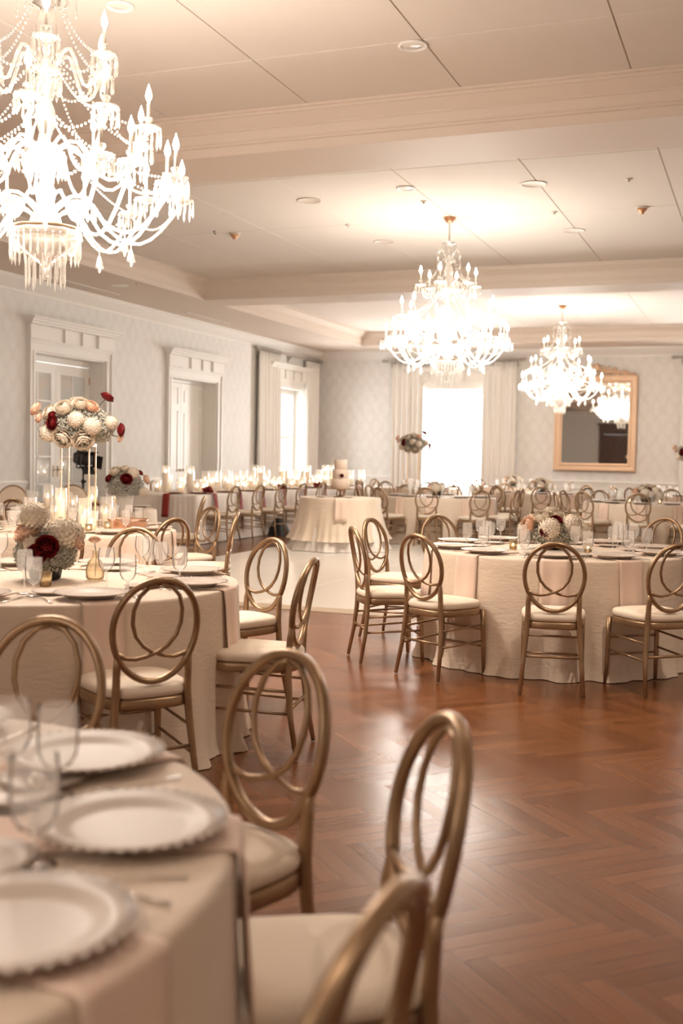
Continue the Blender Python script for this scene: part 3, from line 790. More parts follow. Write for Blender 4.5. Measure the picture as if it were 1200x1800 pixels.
T3=(-5.45,7.75); c3=[(-4.58,6.45),(-4.12,7.3),(-4.12,8.35),(-4.75,9.1),(-6.9,8.55),(-6.55,9.05),(-6.85,7.1)]
banquet(N3,*T3,c3[:5]+[(-6.05,9.2)],[radians(a) for a in (-60,-22,20,60,100,140,180,215,250)],3,near=2)
T7=(-1.4,8.0); c7=[(-1.14,6.52),(-2.06,6.72),(-.46,6.88),(-2.66,7.17),(-2.92,8.28),(-2.6,9.08),(-1.65,9.55),(-.75,9.45)]
banquet(N7,*T7,c7,[radians(a) for a in (-80,-118,-49,-150,170,135,98,68,-10,30)],4,near=2)
# tables further back: centre, camera phase
def polar(cx,cy,phis,r=1.42):
    b = atan2(-cy,-cx); return [(cx+r*cos(b+radians(p)),cy+r*sin(b+radians(p))) for p in phis]
def angs(cx,cy,phis):
    b = atan2(-cy,-cx); return [b+radians(p) for p in phis]
full = [36*k for k in range(10)]
def bt(name,c,ph0,chs,sts,seed):
    banquet(name,*c,polar(*c,[ph0+36*k for k in chs]),angs(*c,[ph0+36*k for k in sts]),seed,near=0)
bt('table right of the cake',(-5.1,18.0),-9,[0,1,2,3,9,8,7,5,4,6],[0,1,2,9,8,3,7,5],1)
bt('back table below the mirror',(-4.03,21.6),-2,[0,1,2,3,9,8,7,4,5,6],[0,1,9,8,2,5],2)
bt('right back table',(-1.75,17.9),-4,[0,1,9,8,2,7,6,5,4],[0,1,9,8,7,5,6],3)
bt('far table before the window',(-7.0,22.9),8,[0,1,2,9,4,5,6,8],[0,1,9,5],1)
bt('farthest table',(-5.6,26.0),0,[0,1,9,8,2,5,4,6],[0,1,9],2)
bt('far right table',(-1.45,22.6),-10,[0,1,9,8,6,5,4],[0,9,8,1],3)

# ------------------------------------------------------------------ flowers
def rose_mesh(name, mat, seed=0, open_=1.0):
    rn = random.Random(seed); mb = MB()
    lay = [(3,.45,.12,1.3),(4,.56,.30,1.1),(5,.68,.52,.95),(5,.80,.80,.95),(6,.92,1.10,.85),(6,1.02,1.45,.8)]
    for (n,R_,tip,wd) in lay:
        off = rn.random()*6
        for k in range(n):
            a0 = off+2*pi*k/n+rn.uniform(-.12,.12); tp = tip+rn.uniform(-.05,.08)
            def f(u,v,a0=a0,tp=tp,R_=R_,wd=wd):
                q = (u-.5)*2; th = 2.5+(tp+.22*q*q-2.5)*v; a = a0+q*wd*(.6+.4*v)
                r = R_*(.80+.20*v)+.24*v**5*(.5+.5*tp)+.03*q*q+.05*v*sin(q*7+a0*3)
                return (r*sin(th)*cos(a),r*sin(th)*sin(a),r*cos(th)*.9)
            mb.grid(f,5,6)
    mb.ball((0,0,0),.42,n=10,m=8)
    return mb.mesh(name,M[mat])
def puff_mesh(name, mat, seed=0):
    rn = random.Random(seed); mb = MB()
    for i in range(150):
        z = 1-2*(i+.5)/150; a = i*2.39996; s_ = sqrt(1-z*z); nrm = Vector((s_*cos(a),s_*sin(a),z))
        q = nrm.to_track_quat('Z','Y').to_matrix().to_4x4(); c = nrm*(.86+.1*rn.random())
        m_ = Matrix.Translation(c) @ q @ Matrix.Rotation(rn.random()*6,4,'Z')
        mb.add([(-.16,0,.02),(0,-.12,-.05),(.16,0,.04),(0,.12,-.02),(0,0,-.08)],[[0,1,4],[1,2,4],[2,3,4],[3,0,4]],True,m_)
    mb.ball((0,0,0),.84,n=12,m=8)
    return mb.mesh(name,M[mat])
RM = {'cream':rose_mesh('rose','cream',1),'blush':rose_mesh('rose','blush',2),'red':rose_mesh('rose','red',3)}
PM = {'cream':puff_mesh('hydrangea','cream',4)}
def breath_mb(rad, n, seed, low=-.6):
    rn = random.Random(seed); mb = MB()
    for i in range(n):
        while True:
            v = Vector((rn.uniform(-1,1),rn.uniform(-1,1),rn.uniform(low,1)))
            if .5 < v.length < .93: break
        v = Vector((v.x*rad[0],v.y*rad[1],v.z*rad[2])); v *= 1+.12*rn.random()
        r = rn.uniform(.005,.0095)*(rad[0]/.3)**.3
        o = len(mb.v); mb.add([(v.x+r,v.y,v.z),(v.x-r,v.y,v.z),(v.x,v.y+r,v.z),(v.x,v.y-r,v.z),(v.x,v.y,v.z+r),(v.x,v.y,v.z-r)],
            [[0,2,4],[2,1,4],[1,3,4],[3,0,4],[2,0,5],[1,2,5],[3,1,5],[0,3,5]],True)
    return mb
def arrangement(name_, label, loc, rad, blooms, seed, vase=None, nb=1500, core=True, rz=0):
    """blooms: (kind, colour, azimuth deg from camera-right convention, elevation deg, size, reach)"""
    root = empty(name_,label,'flower arrangement',loc=loc)
    base = atan2(-loc[1],-loc[0])
    part(breath_mb(tuple(q*.97 for q in rad),nb,seed),'baby_breath',M['breath'],root)['kind']='stuff'
    if core:
        lf = MB(); rn = random.Random(seed+5)
        for i in range(50):
            a = rn.random()*6.28; e = rn.uniform(-.6,1.3); L = rn.uniform(.5,.95)
            p = Vector((rad[0]*L*cos(a)*cos(e),rad[1]*L*sin(a)*cos(e),rad[2]*L*sin(e)))
            lf.tube([(0,0,-rad[2]*.5),tuple(p*.5),tuple(p)],.0022,4)
        part(lf,'stems',M['leaf'],root)
    for i,(kind,colr,az,el,sz,rc) in enumerate(blooms):
        a = base+radians(az); e = radians(el)
        n = Vector((cos(a)*cos(e),sin(a)*cos(e),sin(e)))
        p = Vector((n.x*rad[0],n.y*rad[1],n.z*rad[2]))*(rc+.06)
        me = RM[colr] if kind=='rose' else PM['cream']
        o = bpy.data.objects.new('rose' if kind=='rose' else 'hydrangea',me); COL.objects.link(o); o.parent=root; o.location=p; o.scale=(sz,sz,sz)
        o.rotation_euler = n.to_track_quat('Z','Y').to_euler()
        o['label'] = {'cream':'cream bloom','blush':'blush bloom','red':'dark red bloom'}[colr]
        if rc>1.12:
            st = MB().tube([tuple(p*.4),tuple(p*.98)],.003,4); part(st,'stem',M['leaf'],root)
    if vase: vase(root)
    return root
def low_vase(root, z):   # bowl under a low arrangement
    part(MB().lathe([(.06,z),(.075,z+.01),(.085,z+.06),(.08,z+.085),(.07,z+.085)],20),'bowl',M['dark'],root)
# tall stand: gold frame with four posts
def tall_stand(cx,cy,z0,label,h=.62,w=.115,rz=.35):
    r = empty('flower_stand',label,'flower stand','gold flower stands',loc=(cx,cy,z0),rz=rz)
    for sx in (1,-1):
        for sy in (1,-1): part(MB().box((sx*w,sy*w,h/2),(.011,.011,h)),'post',M['standgold'],r)
    f = MB()
    for z in (.007,h-.007):
        for sx in (1,-1): f.box((sx*w,0,z),(.014,2*w+.014,.014)); f.box((0,sx*w,z),(2*w-.014,.014,.014))
    part(f,'frame',M['standgold'],r); part(MB().box((0,0,h+.004),(2*w+.014,2*w+.014,.008)),'top_plate',M['standgold'],r)
    return r
M['standgold'] = principled('pale gold metal', (.82,.64,.44), .3, .6)
TALL = [('puff','cream',-5,15,.075,.9),('rose','cream',-60,30,.06,.98),('rose','cream',8,-35,.075,.95),('puff','cream',20,0,.082,.95),('puff','cream',-62,-18,.078,.92),('rose','cream',-35,45,.07,.95),('rose','cream',-30,-30,.07,.95),('rose','cream',5,58,.06,1.0),
        ('rose','blush',30,52,.055,.98),('rose','red',-42,5,.045,1.0),('rose','red',-46,22,.03,1.02),('rose','red',78,58,.048,1.42),('rose','red',75,-5,.045,1.12),('rose','blush',82,-20,.035,1.15),
        ('rose','blush',-80,30,.05,1.3),('rose','blush',-70,15,.035,1.12),('puff','cream',60,10,.06,.95),('puff','cream',120,10,.075,.95),('rose','cream',160,30,.07,.95),('puff','cream',200,0,.08,.95),('rose','red',230,20,.045,1.0),('rose','cream',-10,80,.06,.98)]
def tall_set(cx,cy,name,nb,seed,h=.62,dz=0):
    z = ground(cx,cy)+ZT+.001
    tall_stand(cx,cy,z,'gold four-post flower stand on the '+name,h)
    arrangement('tall_centerpiece','cloud of white blossoms with dark red roses high above the '+name,(cx,cy,z+h+.15),(.30,.30,.20),TALL,seed,nb=nb)
tall_set(-5.37,7.87,N3,13000,11,.70)
tall_set(-7.05,22.7,'far table before the window',5000,12,.78)
tall_set(-1.35,22.9,'far right table',5000,13,.66)
LOW = [('puff','cream',-5,20,.085,.85),('puff','cream',50,35,.08,.9),('rose','blush',-58,25,.06,.95),('rose','cream',-40,60,.07,.95),('rose','red',8,48,.038,1.0),('puff','cream',75,5,.07,.9),
       ('rose','cream',-75,0,.065,.9),('rose','cream',20,80,.06,1.0),('rose','red',-12,8,.03,1.02),('puff','cream',130,30,.08,.9),('rose','blush',170,30,.06,.95),('puff','cream',-130,25,.08,.9),('rose','cream',-25,85,.05,1.25)]
def low_set(cx,cy,name,nb,seed,blooms=LOW,rad=(.22,.22,.115),cname='white and blush blossoms'):
    z = ground(cx,cy)+ZT+.001
    arrangement('low_centerpiece','low blossoms with dark red roses on the %s'%name,(cx,cy,z+rad[2]*.9+.02),rad,blooms,seed,vase=lambda r: low_vase(r, -(rad[2]*.9+.019)),nb=nb)
low_set(-1.42,7.98,N7,4500,21)
LOW2 = [('rose','blush',-62,55,.06,.95),('rose','red',2,18,.045,1.0),('rose','red',-14,2,.04,1.02),('puff','cream',55,50,.09,.9),('puff','cream',-40,70,.075,1.45),('puff','cream',80,40,.07,1.0),('rose','blush',70,25,.04,1.05),('puff','cream',-30,25,.05,.8),('puff','cream',170,35,.08,.9)]
low_set(-3.33,4.60,N2,7000,22,LOW2,(.16,.16,.13))
low_set(-1.72,17.85,'right back table',500,23)
low_set(-4.1,21.7,'back table below the mirror',400,24)
low_set(-5.6,26.0,'farthest table',400,25)
low_set(-5.2,18.1,'table right of the cake',300,26,LOW[:4],(.14,.14,.10))

# ------------------------------------------------------------------ candles, votives, small things
def votive_proto():
    r = empty('votive_candle')
    part(MB().lathe([(.022,0),(.026,.002),(.031,.07),(.0295,.07),(.025,.006),(.0,.005)],16,cap=False),'glass_cup',M['votive'],r)
    part(MB().lathe([(.0,.006),(.023,.006),(.026,.028),(0,.03)],14,cap=False),'wax',M['wax'],r)
    part(MB().lathe([(.001,.03),(.006,.036),(.0065,.043),(.003,.055),(.0006,.064)],8),'flame',M['flame'],r)
    return r
VO = votive_proto()
def hurricane_proto(h=.26,r_=.055,ch=.12):
    r = empty('hurricane_candle')
    part(MB().lathe([(r_-.002,h+.002),(r_,h),(r_,.004),(r_-.004,0),(.0,0)],20,cap=False),'glass_cylinder',M['glass'],r)
    part(MB().lathe([(.0,.005),(.034,.005),(.035,ch),(.03,ch+.003),(0,ch)],16,cap=False),'pillar_candle',M['wax'],r)
    part(MB().lathe([(.001,ch),(.008,ch+.008),(.009,ch+.018),(.004,ch+.035),(.0006,ch+.048)],8),'flame',M['flame'],r)
    return r
HU = hurricane_proto(); HT = hurricane_proto(.34,.052,.25); HS = hurricane_proto(.16,.05,.06)
def glow(loc,power,root=None,r=.05):
    l = bpy.data.lights.new('candle_glow','POINT'); l.energy=power; l.color=(1,.6,.3); l.shadow_soft_size=r
    o = bpy.data.objects.new('candle_glow',l); o.location=loc; COL.objects.link(o); return o
for (x,y,w) in ((-3.17,4.38,'in front of the blossoms on the second table'),(-3.62,4.35,'left of the blossoms on the second table'),(-5.02,7.50,'in front of the hurricane candles on the tall stand table'),(-5.05,7.82,'beside the rose gold tub'),(-1.66,7.78,'left of the near right centerpiece'),(-1.14,7.82,'right of the near right centerpiece'),(-1.95,17.6,'left of the right back centerpiece'),(-1.5,17.6,'right of the right back centerpiece')):
    place(VO,'lit amber votive candle '+w,(x,y,ground(x,y)+ZT+.001),0,'amber votives','candle')
z3 = ZT+.001
for (pr,x,y,w) in ((HT,-5.40,7.66,'tall pillar candle in glass before the stand posts'),(HU,-5.22,7.74,'lit candle in glass right of the tall pillar'),(HU,-5.26,8.12,'lit candle in glass behind the rose gold tub'),
        (HS,-5.50,7.42,'short lit candle in glass left of the tall pillar'),(HS,-5.10,7.66,'short lit candle in glass beside the rose gold tub'),(HU,-5.72,8.05,'lit candle in glass behind the stand posts'),(HU,-5.62,7.55,'lit candle in glass at the left of the stand')):
    place(pr,w,(x,y,z3),0,None,'candle')
glow((-5.25,7.66,z3+.19),.9,r=.1)
# rose gold tub on the tall stand table
r = empty('metal_tub','oblong rose gold metal tub on the table with the tall stand','tub',loc=(-4.98,8.02,z3),rz=.25)
def tubf(u,v):
    a=2*pi*u; n=2/3.2; c,s_=cos(a),sin(a); k=1-.12*(1-v); return (math.copysign(abs(c)**n,c)*.17*k,math.copysign(abs(s_)**n,s_)*.10*k,.085*v)
tb = MB().grid(tubf,40,5,closed_u=True); tb.add([tubf(i/40,.04) for i in range(40)],[list(range(40))],False); o = part(tb,'tub_body',M['rosegold'],r); solidify(o,.004,-1)
part(MB().tube([tubf(i/40,1) for i in range(40)],.005,6,closed=True),'rim',M['rosegold'],r)
# amber bottle with gold stem on second table
r = empty('bud_vase','small amber glass bottle beside the low blossoms on the second table','vase',loc=(-3.12,4.72,z3))
part(MB().lathe([(.03,0),(.045,.01),(.048,.05),(.035,.09),(.014,.115),(.013,.14),(.016,.145)],18),'bottle',M['votive'],r)
part(MB().tube([(0,0,.02),(.004,.004,.12),(-.01,.01,.19)],.0022,5),'stem',M['leaf'],r)
o = bpy.data.objects.new('rose',RM['blush']); COL.objects.link(o); o.parent=r; o.location=(-.01,.01,.20); o.scale=(.025,)*3
# salt shaker + glass dishes on the foreground table
r = empty('salt_shaker','small silver topped glass shaker on the foreground table','shaker',loc=(-1.20,1.63,z3))
part(MB().lathe([(.019,0),(.021,.004),(.017,.03),(.016,.04)],16),'glass_body',M['glass'],r)
part(MB().lathe([(.0165,.04),(.017,.052),(.011,.062),(.003,.065)],16),'cap',M['silver'],r)
place(BP,'small side plate behind the salt shaker on the foreground table',(-1.28,1.76,z3),0,'side plates','plate')
# white vase of roses standing on the table at the glazed doors (behind tall stand table)
T5=(-7.3,10.6); N5='glazed doors table'
def solid_chair():
    r = empty('upholstered_chair')
    zc,hz,hx=.72,.25,.20
    V=[];Fc=[];mb=MB()
    for (k,d) in ((.0,.028),(.6,.028),(.9,.024),(1,.012),(1,-.012),(.9,-.02),(0,-.022)):
        V += [(hx*k*sin(a),-.20-.10*(max(0,zc+hz*k*cos(a)-.46)/.5)-d,zc+hz*k*cos(a)) for a in [2*pi*i/28 for i in range(28)]]
    for q in range(6):
        for i in range(28): j=(i+1)%28; Fc.append([q*28+i,q*28+j,(q+1)*28+j,(q+1)*28+i])
    part(mb.add(V,Fc,True),'backrest',M['seat'],r)
    part(MB().tube([((hx+.006)*sin(a),-.20-.10*(max(0,zc+hz*cos(a)-.46)/.5),zc+(hz+.006)*cos(a)) for a in [2*pi*i/28 for i in range(28)]],.012,6,closed=True),'back_frame',M['gold'],r)
    part(MB().box((0,0,.45),(.44,.42,.09),ch=.03),'seat_cushion',M['seat'],r); part(MB().box((0,0,.39),(.43,.41,.04),ch=.01),'seat_frame',M['gold'],r)
    for sx in (1,-1):
        for sy in (1,-1): part(MB().tube([(sx*.19,sy*.17,.37),(sx*.20,sy*.21,.003)],[.018,.011],8),'leg',M['gold'],r)
    return r
SC = solid_chair()
place(TB,'round table hidden under ivory cloth, the '+N5,(T5[0],T5[1],.001),0,None,'table')
c = bpy.data.objects.new('tablecloth',CLM[1]); COL.objects.link(c); c.location=(T5[0],T5[1],0); tag(c,'ivory floor-length tablecloth on the '+N5,'tablecloth','ivory round tablecloths')
place(SC,'beige upholstered oval-back chair at the left, before the wall panelling',(-8.62,11.1,0),radians(-160),None,'chair')
place(SC,'beige upholstered oval-back chair in front of the glazed doors',(-8.2,11.85,0),radians(-150),None,'chair')
chair_at(-7.85,9.25,*T5,'gold oval-back chair at the left edge beside the upholstered chair','gold chairs at the glazed doors')
chair_at(-7.05,9.2,*T5,'gold oval-back chair behind the glass candles, left table','gold chairs at the glazed doors')
chair_at(-5.95,11.2,*T5,'gold oval-back chair behind the goblets, right of the urn','gold chairs at the glazed doors')
for a in (0,50,100,150,200,250,300):
    d=(cos(radians(a)),sin(radians(a))); 
    ph = seats(*T5,[radians(a)])[0]
    place(PF,'ivory charger plate, %s of the %s'%(ph,N5),(T5[0]+.74*d[0],T5[1]+.74*d[1],ZT+.003),0,'plates by the glazed doors','plate')
    place(GW,'stemmed wine glass, %s of the %s'%(ph,N5),(T5[0]+.5*d[0],T5[1]+.5*d[1],ZT+.001),0,'wine glasses by the glazed doors','wine glass')
for (x,y,w,p) in ((-6.95,10.45,'lit candle in tall glass behind the lamp pole',HU),(-7.1,10.3,'lit candle in glass left of the lamp pole',HS),(-6.8,10.7,'lit candle in glass right of the lamp pole',HU),(-7.5,10.4,'lit candle in glass far left of the lamp pole',HU)):
    place(p,w,(x,y,ZT+.001),0,None,'candle')
glow((-6.95,10.55,ZT+.35),1.2)
UR = [('rose','red',5,25,.05,1.0),('rose','red',-55,25,.035,1.0),('rose','cream',-50,55,.06,1.0),('puff','cream',40,50,.07,.95),('rose','blush',80,20,.045,1.1),('puff','cream',70,-20,.06,1.0),('rose','cream',0,75,.05,1.0),('rose','red',70,45,.03,1.1)]
def urn(r): part(MB().lathe([(.075,-.29),(.08,-.28),(.095,-.10),(.10,-.06),(.094,-.06)],24),'vase',M['urn'],r)
arrangement('vase_of_roses','white round vase with baby breath and dark red roses behind the tub',(-6.35,10.15,ZT+.292),(.21,.21,.17),UR,31,vase=urn,nb=4500)

# video light on black stand
r = empty('video_light','black studio light with barn doors on a black pole stand','studio light',loc=(-8.64,12.77,0)); r.scale=(.88,.88,.88)
zz = 1.40
part(MB().tube([(0,0,.30),(0,0,.75)],.022,10).tube([(0,0,.75),(0,0,1.15)],.017,10).tube([(0,0,1.15),(0,0,1.36)],.012,10),'pole',M['dark'],r)
for z in (.75,1.15): part(MB().lathe([(.026,z-.03),(.03,z-.02),(.03,z+.02),(.02,z+.03)],12).tube([(0,0,z),(.06,-.03,z)],.009,6).ball((.065,-.033,z),.016),'collar_knob',M['dark'],r)
for k in range(3):
    a=.5+k*2*pi/3; part(MB().tube([(0,0,.42),(.45*cos(a),.45*sin(a),.012)],.011,6).ball((.45*cos(a),.45*sin(a),.013),.012),'leg',M['dark'],r)
part(MB().tube([(-.12,0,1.54),(-.12,0,1.36),(.12,0,1.36),(.12,0,1.54)],.013,6,up=(0,1,0)),'yoke',M['dark'],r)
hd = part(MB().box((0,0,0),(.20,.26,.17),ch=.02).lathe([(.085,0),(.09,.09),(.08,.1)],20,mat=Matrix.Translation((.02,0,0))@Matrix.Rotation(pi/2,4,'Y')).box((-.04,0,.10),(.12,.16,.03),ch=.01),'lamp_head',M['dark'],r,(0,0,1.50),(.0,.25,-.5))
fl = MB()
for (c_,d_,ro) in (((.20,0,.13),(.16,.2,.006),-.6),((.20,0,-.13),(.16,.2,.006),.6)):
    fl.box((0,0,0),d_,mat=Matrix.Translation(c_)@Matrix.Rotation(ro,4,'Y'))
for s_ in (1,-1): fl.box((0,0,0),(.16,.006,.2),mat=Matrix.Translation((.20,s_*.14,0))@Matrix.Rotation(s_*.6,4,'Z'))
part(fl,'barn_doors',M['dark'],r,(0,0,1.50),(.0,.25,-.5))
part(MB().box((-.11,0,.0),(.02,.1,.07)),'control_panel',M['redplastic'] if 'redplastic' in M else principled('dark red plastic',(.16,.01,.01),.4),r,(0,0,1.50),(.0,.25,-.5))

# ------------------------------------------------------------------ cake table
CT=(-5.93,15.45); g=ground(*CT); NC='cake table'
r = empty('cake_table','small round cake table under two cloths on the white dance floor','table',loc=(CT[0],CT[1],g+.001))
part(MB().lathe([(.575,.735),(.58,.74),(.58,.755),(.575,.76)],40),'tabletop',M['wood'],r)
part(MB().lathe([(.30,.0),(.30,.02),(.04,.05),(.035,.70),(.12,.735)],20),'pedestal',M['dark'],r)
c = cloth_round(.59,9,.758,.006,.15,9,.06).build('tablecloth',M['skirt'],None,(CT[0],CT[1],g)); tag(c,'pale underskirt pooling on the floor below the cake table','tablecloth')
c = cloth_round(.605,7,.775,.15,.13,9,.07).build('tablecloth',M['cloth'],None,(CT[0],CT[1],g)); tag(c,'ivory overlay cloth on the cake table','tablecloth')
ZK = g+.776
r = empty('cake_stand','round gold cake stand under the tiered cake','cake stand',loc=(CT[0],CT[1],ZK))
part(MB().lathe([(.10,0),(.105,.006),(.03,.02),(.015,.05),(.02,.09),(.05,.115)],24),'foot',M['gold'],r); part(MB().lathe([(.05,.115),(.205,.118),(.21,.124),(.205,.132),(.0,.132)],32,cap=False),'plate',M['gold'],r)
r = empty('wedding_cake','three-tier ivory wedding cake with a small dark flower on front','cake',loc=(CT[0],CT[1],ZK+.133))
for (rr_,z0_,z1_,nm_) in ((.140,0,.14,'lower_tier'),(.120,.14,.28,'middle_tier'),(.098,.28,.425,'upper_tier')):
    part(MB().lathe([(0,z0_),(rr_-.003,z0_),(rr_,z0_+.003),(rr_,z1_-.006),(rr_-.002,z1_-.002),(rr_-.006,z1_),(0,z1_)],40,cap=False),nm_,M['icing'],r)
d = tocam(*CT); fl_ = empty('x'); bpy.data.objects.remove(fl_)
o = bpy.data.objects.new('rose',RM['red']); COL.objects.link(o); o.parent=r; o.location=(d.x*.135+.02,d.y*.135,.19); o.scale=(.022,)*3; o.rotation_euler=Vector((d.x,d.y,.2)).to_track_quat('Z','Y').to_euler(); o['label']='dark flower'
part(MB().tube([(d.x*.13,d.y*.13,.18),(d.x*.14+.06,d.y*.14+.01,.165)],[.006,.002],5).tube([(d.x*.13,d.y*.13,.18),(d.x*.14-.03,d.y*.14,.215)],[.006,.002],5),'sprig',M['leaf'],r)
a = atan2(d.y,d.x)
nn = napkin_mb(.645,.34,.085,.32).build('napkin',M['napkin'],None,(CT[0],CT[1],ZK),label='blush napkin hanging over the front of the cake table',cat='napkin'); nn.rotation_euler=(0,0,a+.02); solidify(nn,.003,1)
for (aa,rr,lab) in ((-.75,.42,'left'),(.25,.47,'right')):
    place(BP,'small ivory dessert plate at the %s of the cake table'%lab,(CT[0]+rr*cos(a+aa),CT[1]+rr*sin(a+aa),ZK+.003 if aa<0 else ZK+.006),0,'dessert plates','plate')

# ------------------------------------------------------------------ head table
hx0,hx1,hy0,hy1=-9.75,-8.22,15.2,24.0
NH='long head table'
r = empty('head_table','long head table under pleated white skirt along the left wall','table',loc=((hx0+hx1)/2,(hy0+hy1)/2,0))
part(MB().box((0,0,.745),(hx1-hx0-.06,hy1-hy0-.06,.03)),'tabletop',M['wood'],r)
for sx in (1,-1):
    for k in range(4): part(MB().tube([(sx*.6,-4.1+k*2.73,0),(sx*.6,-4.1+k*2.73,.73)],.016,8),'leg',M['dark'],r)
mb = MB(); per=[]; step=.022
def push(x,y,nx_,ny_,L): per.append((x,y,nx_,ny_,L))
s_=0; n1=int((hy1-hy0)/step)
for i in range(n1): push(hx1,hy0+(hy1-hy0)*i/n1,1,0,1)
n2=int((hx1-hx0)/step)
for i in range(n2): push(hx1-(hx1-hx0)*i/n2,hy1,0,1,1)
for i in range(n1): push(hx0,hy1-(hy1-hy0)*i/n1,-1,0,1)
for i in range(n2): push(hx0+(hx1-hx0)*i/n2,hy0,0,-1,.25)
V=[];nP=len(per);rn=random.Random(5);jit=[rn.uniform(.5,1) for _ in range(nP)]
levels=[(0,0),(.006,.004),(.012,.03),(.02,.2),(.035,.45),(.05,.762)]
for (off,dz) in levels:
    for i,(x,y,nx_,ny_,Lq) in enumerate(per):
        pl = .016*sin(i*pi/2.0+.3*sin(i*.37))*jit[i]*Lq*min(1,dz*5) + (.03*sin(i*.22)*dz if Lq<1 else .008*sin(i*.11)*dz)
        V.append((x+nx_*(off+pl),y+ny_*(off+pl),.772-dz))
Fc=[]
for k in range(len(levels)-1):
    for i in range(nP): j=(i+1)%nP; Fc.append([k*nP+i,(k+1)*nP+i,(k+1)*nP+j,k*nP+j])
Fc.append([i for i in range(nP)])
mb.add(V,Fc,True).build('tablecloth',M['skirt'],label='white pleated skirt cloth on the long head table',cat='tablecloth')
NW = None
def wine_nap():
    m = MB(); path=[(-.02,.0),(.0,.002),(.012,-.012),(.03,-.12),(.045,-.30),(.055,-.36)]; V=[];Fc=[]
    path=[(-.42,0)]+path
    for i,(x,z) in enumerate(path):
        for k in range(5): V.append((x,(-1+k/2)*(.06 if i>2 else .05),z+.004*(k%2)))
    for i in range(len(path)-1):
        for k in range(4): a_=i*5+k; Fc.append([a_,a_+5,a_+6,a_+1])
    o = m.add(V,Fc,True).build('napkin',M['wine_napkin']); solidify(o,.004,1); return o
NW = wine_nap()
CHD = MB().lathe([(0,.003),(.10,0),(.12,.008),(.165,.014),(.165,.018),(.12,.013),(0,.008)],28,cap=False).build('charger_plate',M['brown'])
ORD=['first','second','third','fourth','fifth','sixth','seventh','eighth','ninth','tenth','eleventh','twelfth','thirteenth','fourteenth','fifteenth','sixteenth','seventeenth','eighteenth','nineteenth','twentieth','twenty-first','twenty-second','twenty-third','twenty-fourth','twenty-fifth','twenty-sixth','twenty-seventh','twenty-eighth']
ZH=.773
ych=[15.6,16.5,17.4,18.3,19.25,20.3,21.3,22.3]
for i,y in enumerate(ych):
    chair_at(-7.72,y,-9.0,y+.12,'gold oval-back chair, %s from the near end of the head table'%ORD[i],'gold chairs along the head table')
    place(NW,'wine red napkin hanging from the head table, %s from the near end'%ORD[i],(hx1+.045,y+.12,ZH+.006),0,'wine red napkins','napkin')
    place(CHD,'dark charger plate, %s from the near end of the head table'%ORD[i],(hx1-.22,y+.12,ZH+.010),0,'dark chargers','plate')
    if i<7: place(GW,'wine glass on the head table, %s from the near end'%ORD[i],(hx1-.38,y+.38,ZH),0,'wine glasses on the head table','wine glass')
for i,y in enumerate((15.9,17.2,18.6,20.0,21.5)):
    chair_at(hx0-.42,y,hx0+.4,y,'gold oval-back chair on the wall side of the head table, %s from the near end'%ORD[i],'gold chairs on the wall side')
chair_at(-9.33,14.68,-9.25,15.6,'gold oval-back chair at the near end of the head table','end chair')
o = place(NW,'wine red napkin hanging over the near end of the head table',(-8.72,hy0-.045,ZH+.006),-pi/2,'wine red napkins','napkin')
place(CHD,'dark charger plate on the near end of the head table',(-8.72,hy0+.24,ZH+.010),0,'dark chargers','plate')
rn=random.Random(12); k=0; pos=[]
y=15.75
while y<23.8:
    for q in range(3):
        x=-8.98+(.33,-.08,-.42)[q]+rn.uniform(-.07,.07)
        yy=y+rn.uniform(-.09,.09)+q*.13; pos.append((x,yy,rn.choice([0,0,1,2,2])))
    y+=.42
cnt={}
for (x,y,t) in pos:
    side='aisle side' if x>-8.8 else ('middle' if x>-9.2 else 'wall side')
    idx=cnt.get((side,),0); cnt[(side,)]=idx+1
    w='near end' if y<18 else ('middle' if y<21 else 'far end')
    kd=['lit candle in glass','tall lit pillar candle in glass','short lit candle in glass'][t]
    place((HU,HT,HS)[t],'%s, %s from near end, %s of head table'%(kd,ORD[idx],side),(x,y,ZH+.001),0,'glass candles along the head table','candle',1.3)
for y in (16.2,18.2,20.4,22.6): glow((-8.9,y,ZH+.45),2.2,r=.1)
for i,(x,y) in enumerate(((-8.42,15.95),(-8.42,18.9),(-8.42,20.65))):
    rr = empty('rose_bunch',('dark red roses lying on the near end of the head table','dark red roses lying on the head table beyond the third chair','dark red roses lying on the head table behind the cake')[i],'flowers',loc=(x,y,ZH+.05))
    for q in range(4):
        o=bpy.data.objects.new('rose',RM['red']); COL.objects.link(o); o.parent=rr; o.location=(.05*cos(q*1.9),.05*sin(q*1.9),.015*(q%2)); o.scale=(.045,)*3; o.rotation_euler=(.5*q,.7,q)
    part(MB().tube([(0,0,-.01),(.05,.12,-.04)],.004,5),'stem',M['leaf'],rr)
# black duffel/pouch on floor under table edge
dm = MB()
def bag(u,v):
    a=2*pi*u; k=sin(pi*min(1,v*.93+.07))**.5; rr=.17*(1-v*.75)+.02; return (rr*1.3*cos(a)*(1+.08*sin(3*a)),rr*cos(0)*sin(a),.30*v)
dm.grid(bag,24,8,closed_u=True); dm.build('floor_bag',M['dark'],None,(-8.02,17.88,.002),label='dark bag on the floor beside the head table skirt',cat='bag')

